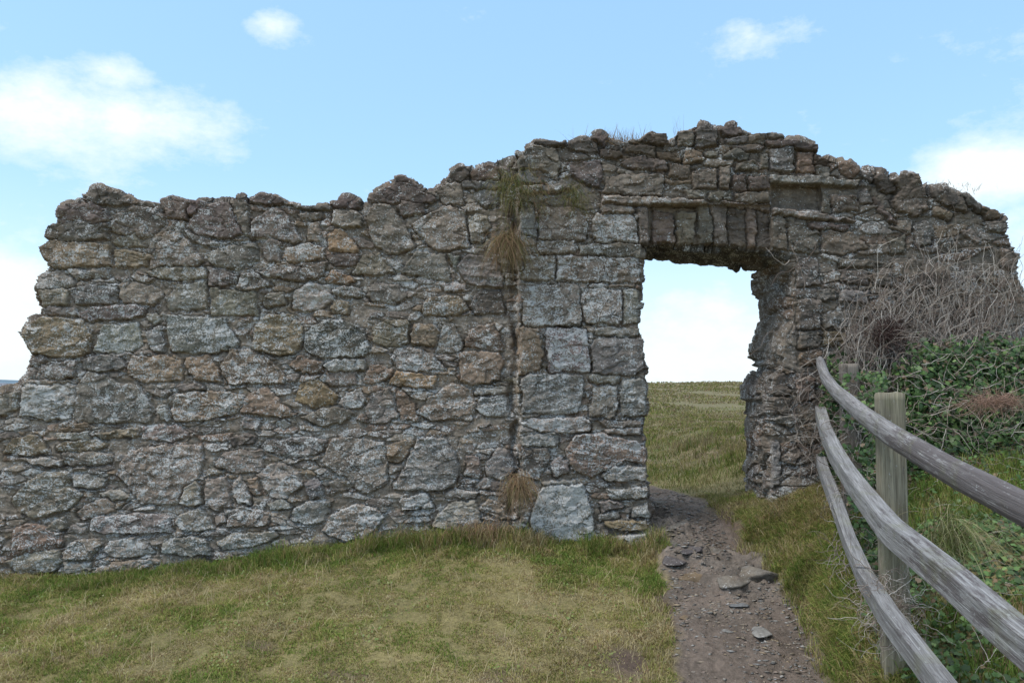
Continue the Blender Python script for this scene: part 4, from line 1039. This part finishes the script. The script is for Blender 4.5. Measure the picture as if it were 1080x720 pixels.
def post(u, D, vtop, w, d, seed, lab, col=(.21, .20, .165)):
    p = unp(u, vtop, D); x0, zt = p[0], p[2]; zb = float(gz(x0, D, False))-.4; n = 60; zs = np.linspace(zb, zt, n); prof = np.array([(-.5, -.5), (.5, -.5), (.5, .5), (-.5, .5)])
    pr = []
    for k in range(4):
        a = prof[k]; b = prof[(k+1) % 4]
        for s_ in range(7): pr.append(a+(b-a)*(.03+.94*s_/6))
    pr = np.array(pr)*np.array((w, d)); K_ = len(pr); ZZ, KK = np.meshgrid(zs, np.arange(K_), indexing='ij'); yaw = -.25
    wob = 1+.03*fbm(ZZ*3, KK*.8, seed, 3); X = pr[:, 0]*math.cos(yaw)-pr[:, 1]*math.sin(yaw); Y = pr[:, 0]*math.sin(yaw)+pr[:, 1]*math.cos(yaw)
    V = np.stack([x0+X*wob, D+Y*wob, ZZ+0*wob], -1); V[-1, :, 2] += .004*R.randn(K_)
    i, j = np.meshgrid(np.arange(n-1), np.arange(K_), indexing='ij'); i = i.ravel(); j = j.ravel(); j2 = (j+1) % K_
    f = np.stack([i*K_+j, i*K_+j2, (i+1)*K_+j2, (i+1)*K_+j], 1); base = n*K_; V = np.concatenate([V.reshape(-1, 3), [(x0, D, zt+.004)]]); jj = np.arange(K_)
    t1 = np.stack([(n-1)*K_+jj, (n-1)*K_+(jj+1) % K_, np.full(K_, base)], 1)
    gcv = np.concatenate([np.stack([ZZ, np.broadcast_to(pr[:, 0], ZZ.shape)+seed, np.broadcast_to(pr[:, 1], ZZ.shape)], -1).reshape(-1, 3), [(zt, seed, 0)]])
    cc = np.tile(np.array([[*col, .05]]), (len(V), 1)); o = mesh('post', V, [f, t1], M_WOOD, fence, cc, extra=gcv); o['label'] = lab
post(938, 3.60, 415, .112, .09, 11, 'nearest fence post, greenish, behind the rails', (.235, .21, .15))
post(895, 5.32, 384, .115, .09, 12, 'second fence post close to the wall', (.19, .16, .13))
post(1238, 1.75, 560, .115, .09, 13, 'plain grey post at the near end of the fence')

# ------------------------------------------------------------------ path stones and gravel
def pstone(u, v, D, r, ax, seed, lab, tn, sink=.75, li=-.35):
    p = unp(u, v, D); z = float(gz(p[0], D)); V, f = rock((p[0], D, z-r*ax[2]*sink), r, seed, ax, res=20, rot=seed)
    c = np.tile(np.append(np.array(TONE[tn])*.8, li), (len(V), 1)); o = mesh('path_stone', V, [f], M_STONE, None, c); return tag(o, lab, 'stone', group='stones bedded in the path')
def dep(v, u=760):
    # depth at which the path surface is seen at photo height v
    y = np.linspace(3.2, 7.5, 900); p = unp(u, v, y); z = gz(p[:, 0], y, False); k = np.argmax(p[:, 2] < z); return float(y[k])
SPEC = [(801, 663, .085, (1.5, .9, .16), 'flat pale grey slab bedded in the middle of the path', 'l'),
 (765, 664, .045, (1.2, .9, .2), 'smaller flat stone just left of the pale path slab', 'l'),
 (778, 639, .06, (1.4, .8, .16), 'narrow flat stone above the pale path slab', 'b'),
 (722, 652, .03, (1.3, .9, .3), 'small pale stone at the left edge of the path', 't'),
 (757, 582, .14, (1.0, .8, .75), 'humped rounded bedrock boulder on the right side of the worn step', 'g'),
 (738, 602, .09, (1.2, .9, .45), 'small brownish rock left of the humped boulder in the path', 't'),
 (708, 590, .09, (1.5, .9, .25), 'flat wet purple grey slab at the step', 'd'),
 (790, 600, .13, (1.5, .9, .5), 'low jagged rock ledge at the right path edge', 'g'),
 (771, 612, .08, (1.4, .8, .5), 'broken rock below the humped boulder on the right of the step', 'g'),
 (716, 552, .12, (1.7, .8, .45), 'long slanting rock in the doorway threshold', 'g'),
 (699, 566, .11, (1.5, .9, .45), 'rough rock ledge at the foot of the left jamb', 'g'),
 (692, 530, .11, (1.3, .9, .55), 'grey rock just inside the doorway by the left jamb', 'g'),
 (733, 577, .09, (1.6, .8, .3), 'flat stone in the step between the slab and the boulder', 'd'),
 (840, 517, .12, (1.4, .8, .6), 'pale rock at the foot of the right jamb', 'l')]
for k, (u, v, r, ax, lab, tn) in enumerate(SPEC): pstone(u, v, dep(v, u), r, ax, 900+k, lab, tn)
n = 13000; y = R.uniform(3.7, 7.2, n); xc = ip(y, XC); hw = ip(y, HW); x = xc+hw*R.uniform(-1.05, 1.05, n); k = fbm(x*3, y*3, 97, 3)+R.uniform(-.4, .4, n) > -.12; x = x[k]; y = y[k]; n = len(x)
sz = .0030+.015*R.uniform(0, 1, n)**4; O = np.array([(1.3, 0, 0), (0, .8, 0), (-1.2, 0, 0), (0, -.8, 0), (.3, .1, .28), (0, 0, -.3)], float)
V = O[None]*(1+.4*R.randn(n, 6, 1)*.6)*sz[:, None, None]*np.stack([1+.5*R.rand(n), 1+.2*R.rand(n), .8+.4*R.rand(n)], 1)[:, None]
a = R.uniform(0, 6.28, n); ca, sa = np.cos(a)[:, None], np.sin(a)[:, None]; V = np.stack([V[..., 0]*ca-V[..., 1]*sa, V[..., 0]*sa+V[..., 1]*ca, V[..., 2]], -1)+np.stack([x, y, gz(x, y)], 1)[:, None]
b = np.arange(n)[:, None]*6; T_ = np.array([(0, 1, 4), (1, 2, 4), (2, 3, 4), (3, 0, 4), (1, 0, 5), (2, 1, 5), (3, 2, 5), (0, 3, 5)]); f = (b[:, :, None]+T_[None]).reshape(-1, 3)
c = np.array([tone(k) for k in 'gltbtrgo'])[R.randint(0, 8, n)]*R.uniform(.65, 1.4, n)[:, None]
M_CHIP = twig_mat(); M_CHIP.name = 'gravel'
o = mesh('gravel', V.reshape(-1, 3), [f], M_CHIP, None, np.repeat(c, 6, 0)); tag(o, 'small slate chips and gravel scattered over the muddy path', 'gravel', kind='stuff')

# ------------------------------------------------------------------ sky and light
SUN_EL = math.radians(60); SUN_AZ = math.radians(-112)     # measured from +Y, clockwise positive to +X
w = bpy.data.worlds.new('World'); scn.world = w; w.use_nodes = True; nt = w.node_tree; bg = nt.nodes['Background']
sky = N(nt, 'ShaderNodeTexSky'); sky.sky_type = 'NISHITA'; sky.sun_disc = False; sky.sun_elevation = SUN_EL; sky.sun_rotation = SUN_AZ; sky.air_density = 1.0; sky.dust_density = .6; sky.ozone_density = 1.2
tc = N(nt, 'ShaderNodeTexCoord').outputs['Generated']; sx = N(nt, 'ShaderNodeSeparateXYZ'); nt.links.new(tc, sx.inputs[0])
az = math_(nt, 'ARCTAN2', sx.outputs[0], sx.outputs[1]); el = math_(nt, 'ARCSINE', sx.outputs[2])
cmb = N(nt, 'ShaderNodeCombineXYZ'); nt.links.new(az, cmb.inputs[0]); nt.links.new(math_(nt, 'MULTIPLY', el, 1.7), cmb.inputs[1])
nz = noise(nt, cmb.outputs[0], 9, 8, .66); nz2 = noise(nt, cmb.outputs[0], 2.6, 6, .6)
def azel(u, v):
    p = unp(u, v, 1.); d = p-np.array((0, 0, CZ)); return math.atan2(d[0], d[1]), math.atan2(d[2], math.hypot(d[0], d[1]))
tot = None
for (u, v, ru, rv, amp) in [(150, 132, 110, 34, .88), (30, 120, 120, 46, .88), (125, 76, 36, 22, .72), (290, 30, 30, 18, .56), (795, 48, 62, 26, .44), (1050, 180, 80, 32, 1.15), (0, 330, 80, 85, 1.0), (1105, 265, 60, 60, .7), (735, 370, 150, 70, .95), (1400, 90, 200, 80, 1), (-400, 120, 200, 90, 1)]:
    a0, e0_ = azel(u, v); sa = ru/F; se = rv/F
    qa = math_(nt, 'DIVIDE', math_(nt, 'SUBTRACT', az, a0), sa); qe = math_(nt, 'DIVIDE', math_(nt, 'SUBTRACT', el, e0_), se)
    r2 = math_(nt, 'ADD', math_(nt, 'MULTIPLY', qa, qa), math_(nt, 'MULTIPLY', qe, qe)); g_ = math_(nt, 'MULTIPLY', math_(nt, 'POWER', 2.718, math_(nt, 'MULTIPLY', r2, -1)), amp)
    tot = g_ if tot is None else math_(nt, 'MAXIMUM', tot, g_)
cl = math_(nt, 'ADD', tot, math_(nt, 'MULTIPLY', math_(nt, 'SUBTRACT', nz, .5), 1.7)); cl = ramp(nt, cl, .24, .86)
hz = ramp(nt, el, .0, .26, (1, 1, 1, 1), (0, 0, 0, 1)); hz = math_(nt, 'MULTIPLY', math_(nt, 'POWER', hz, 1.6), .85)
high = math_(nt, 'MULTIPLY', ramp(nt, el, .5, .9), ramp(nt, nz2, .36, .58))          # bright overhead cloud, added out of frame to light the scene
allc = math_(nt, 'MAXIMUM', cl, hz)
CLOUD = (4.2, 4.65, 4.85); HIGHC = (8.2, 7.9, 7.5); BLUE = (1.95, 3.5, 5.1)
base = mix(nt, .55, sky.outputs[0], BLUE)
fin = mix(nt, math_(nt, 'MULTIPLY', high, .75), mix(nt, allc, base, CLOUD), HIGHC); nt.links.new(fin, bg.inputs[0]); bg.inputs[1].default_value = .13
sl = bpy.data.lights.new('sun', 'SUN'); sl.energy = 1.35; sl.angle = math.radians(22); sl.color = (1, .96, .9); so = bpy.data.objects.new('sun', sl); COL.objects.link(so)
dv = Vector((math.sin(SUN_AZ)*math.cos(SUN_EL), math.cos(SUN_AZ)*math.cos(SUN_EL), math.sin(SUN_EL))); so.rotation_euler = dv.to_track_quat('Z', 'Y').to_euler()
vs_ = scn.view_settings; vs_.view_transform = 'Standard'; vs_.look = 'None'; vs_.exposure = .87; vs_.gamma = 1; vs_.use_curve_mapping = False
scn.cycles.max_bounces = 6; scn.cycles.use_denoising = True
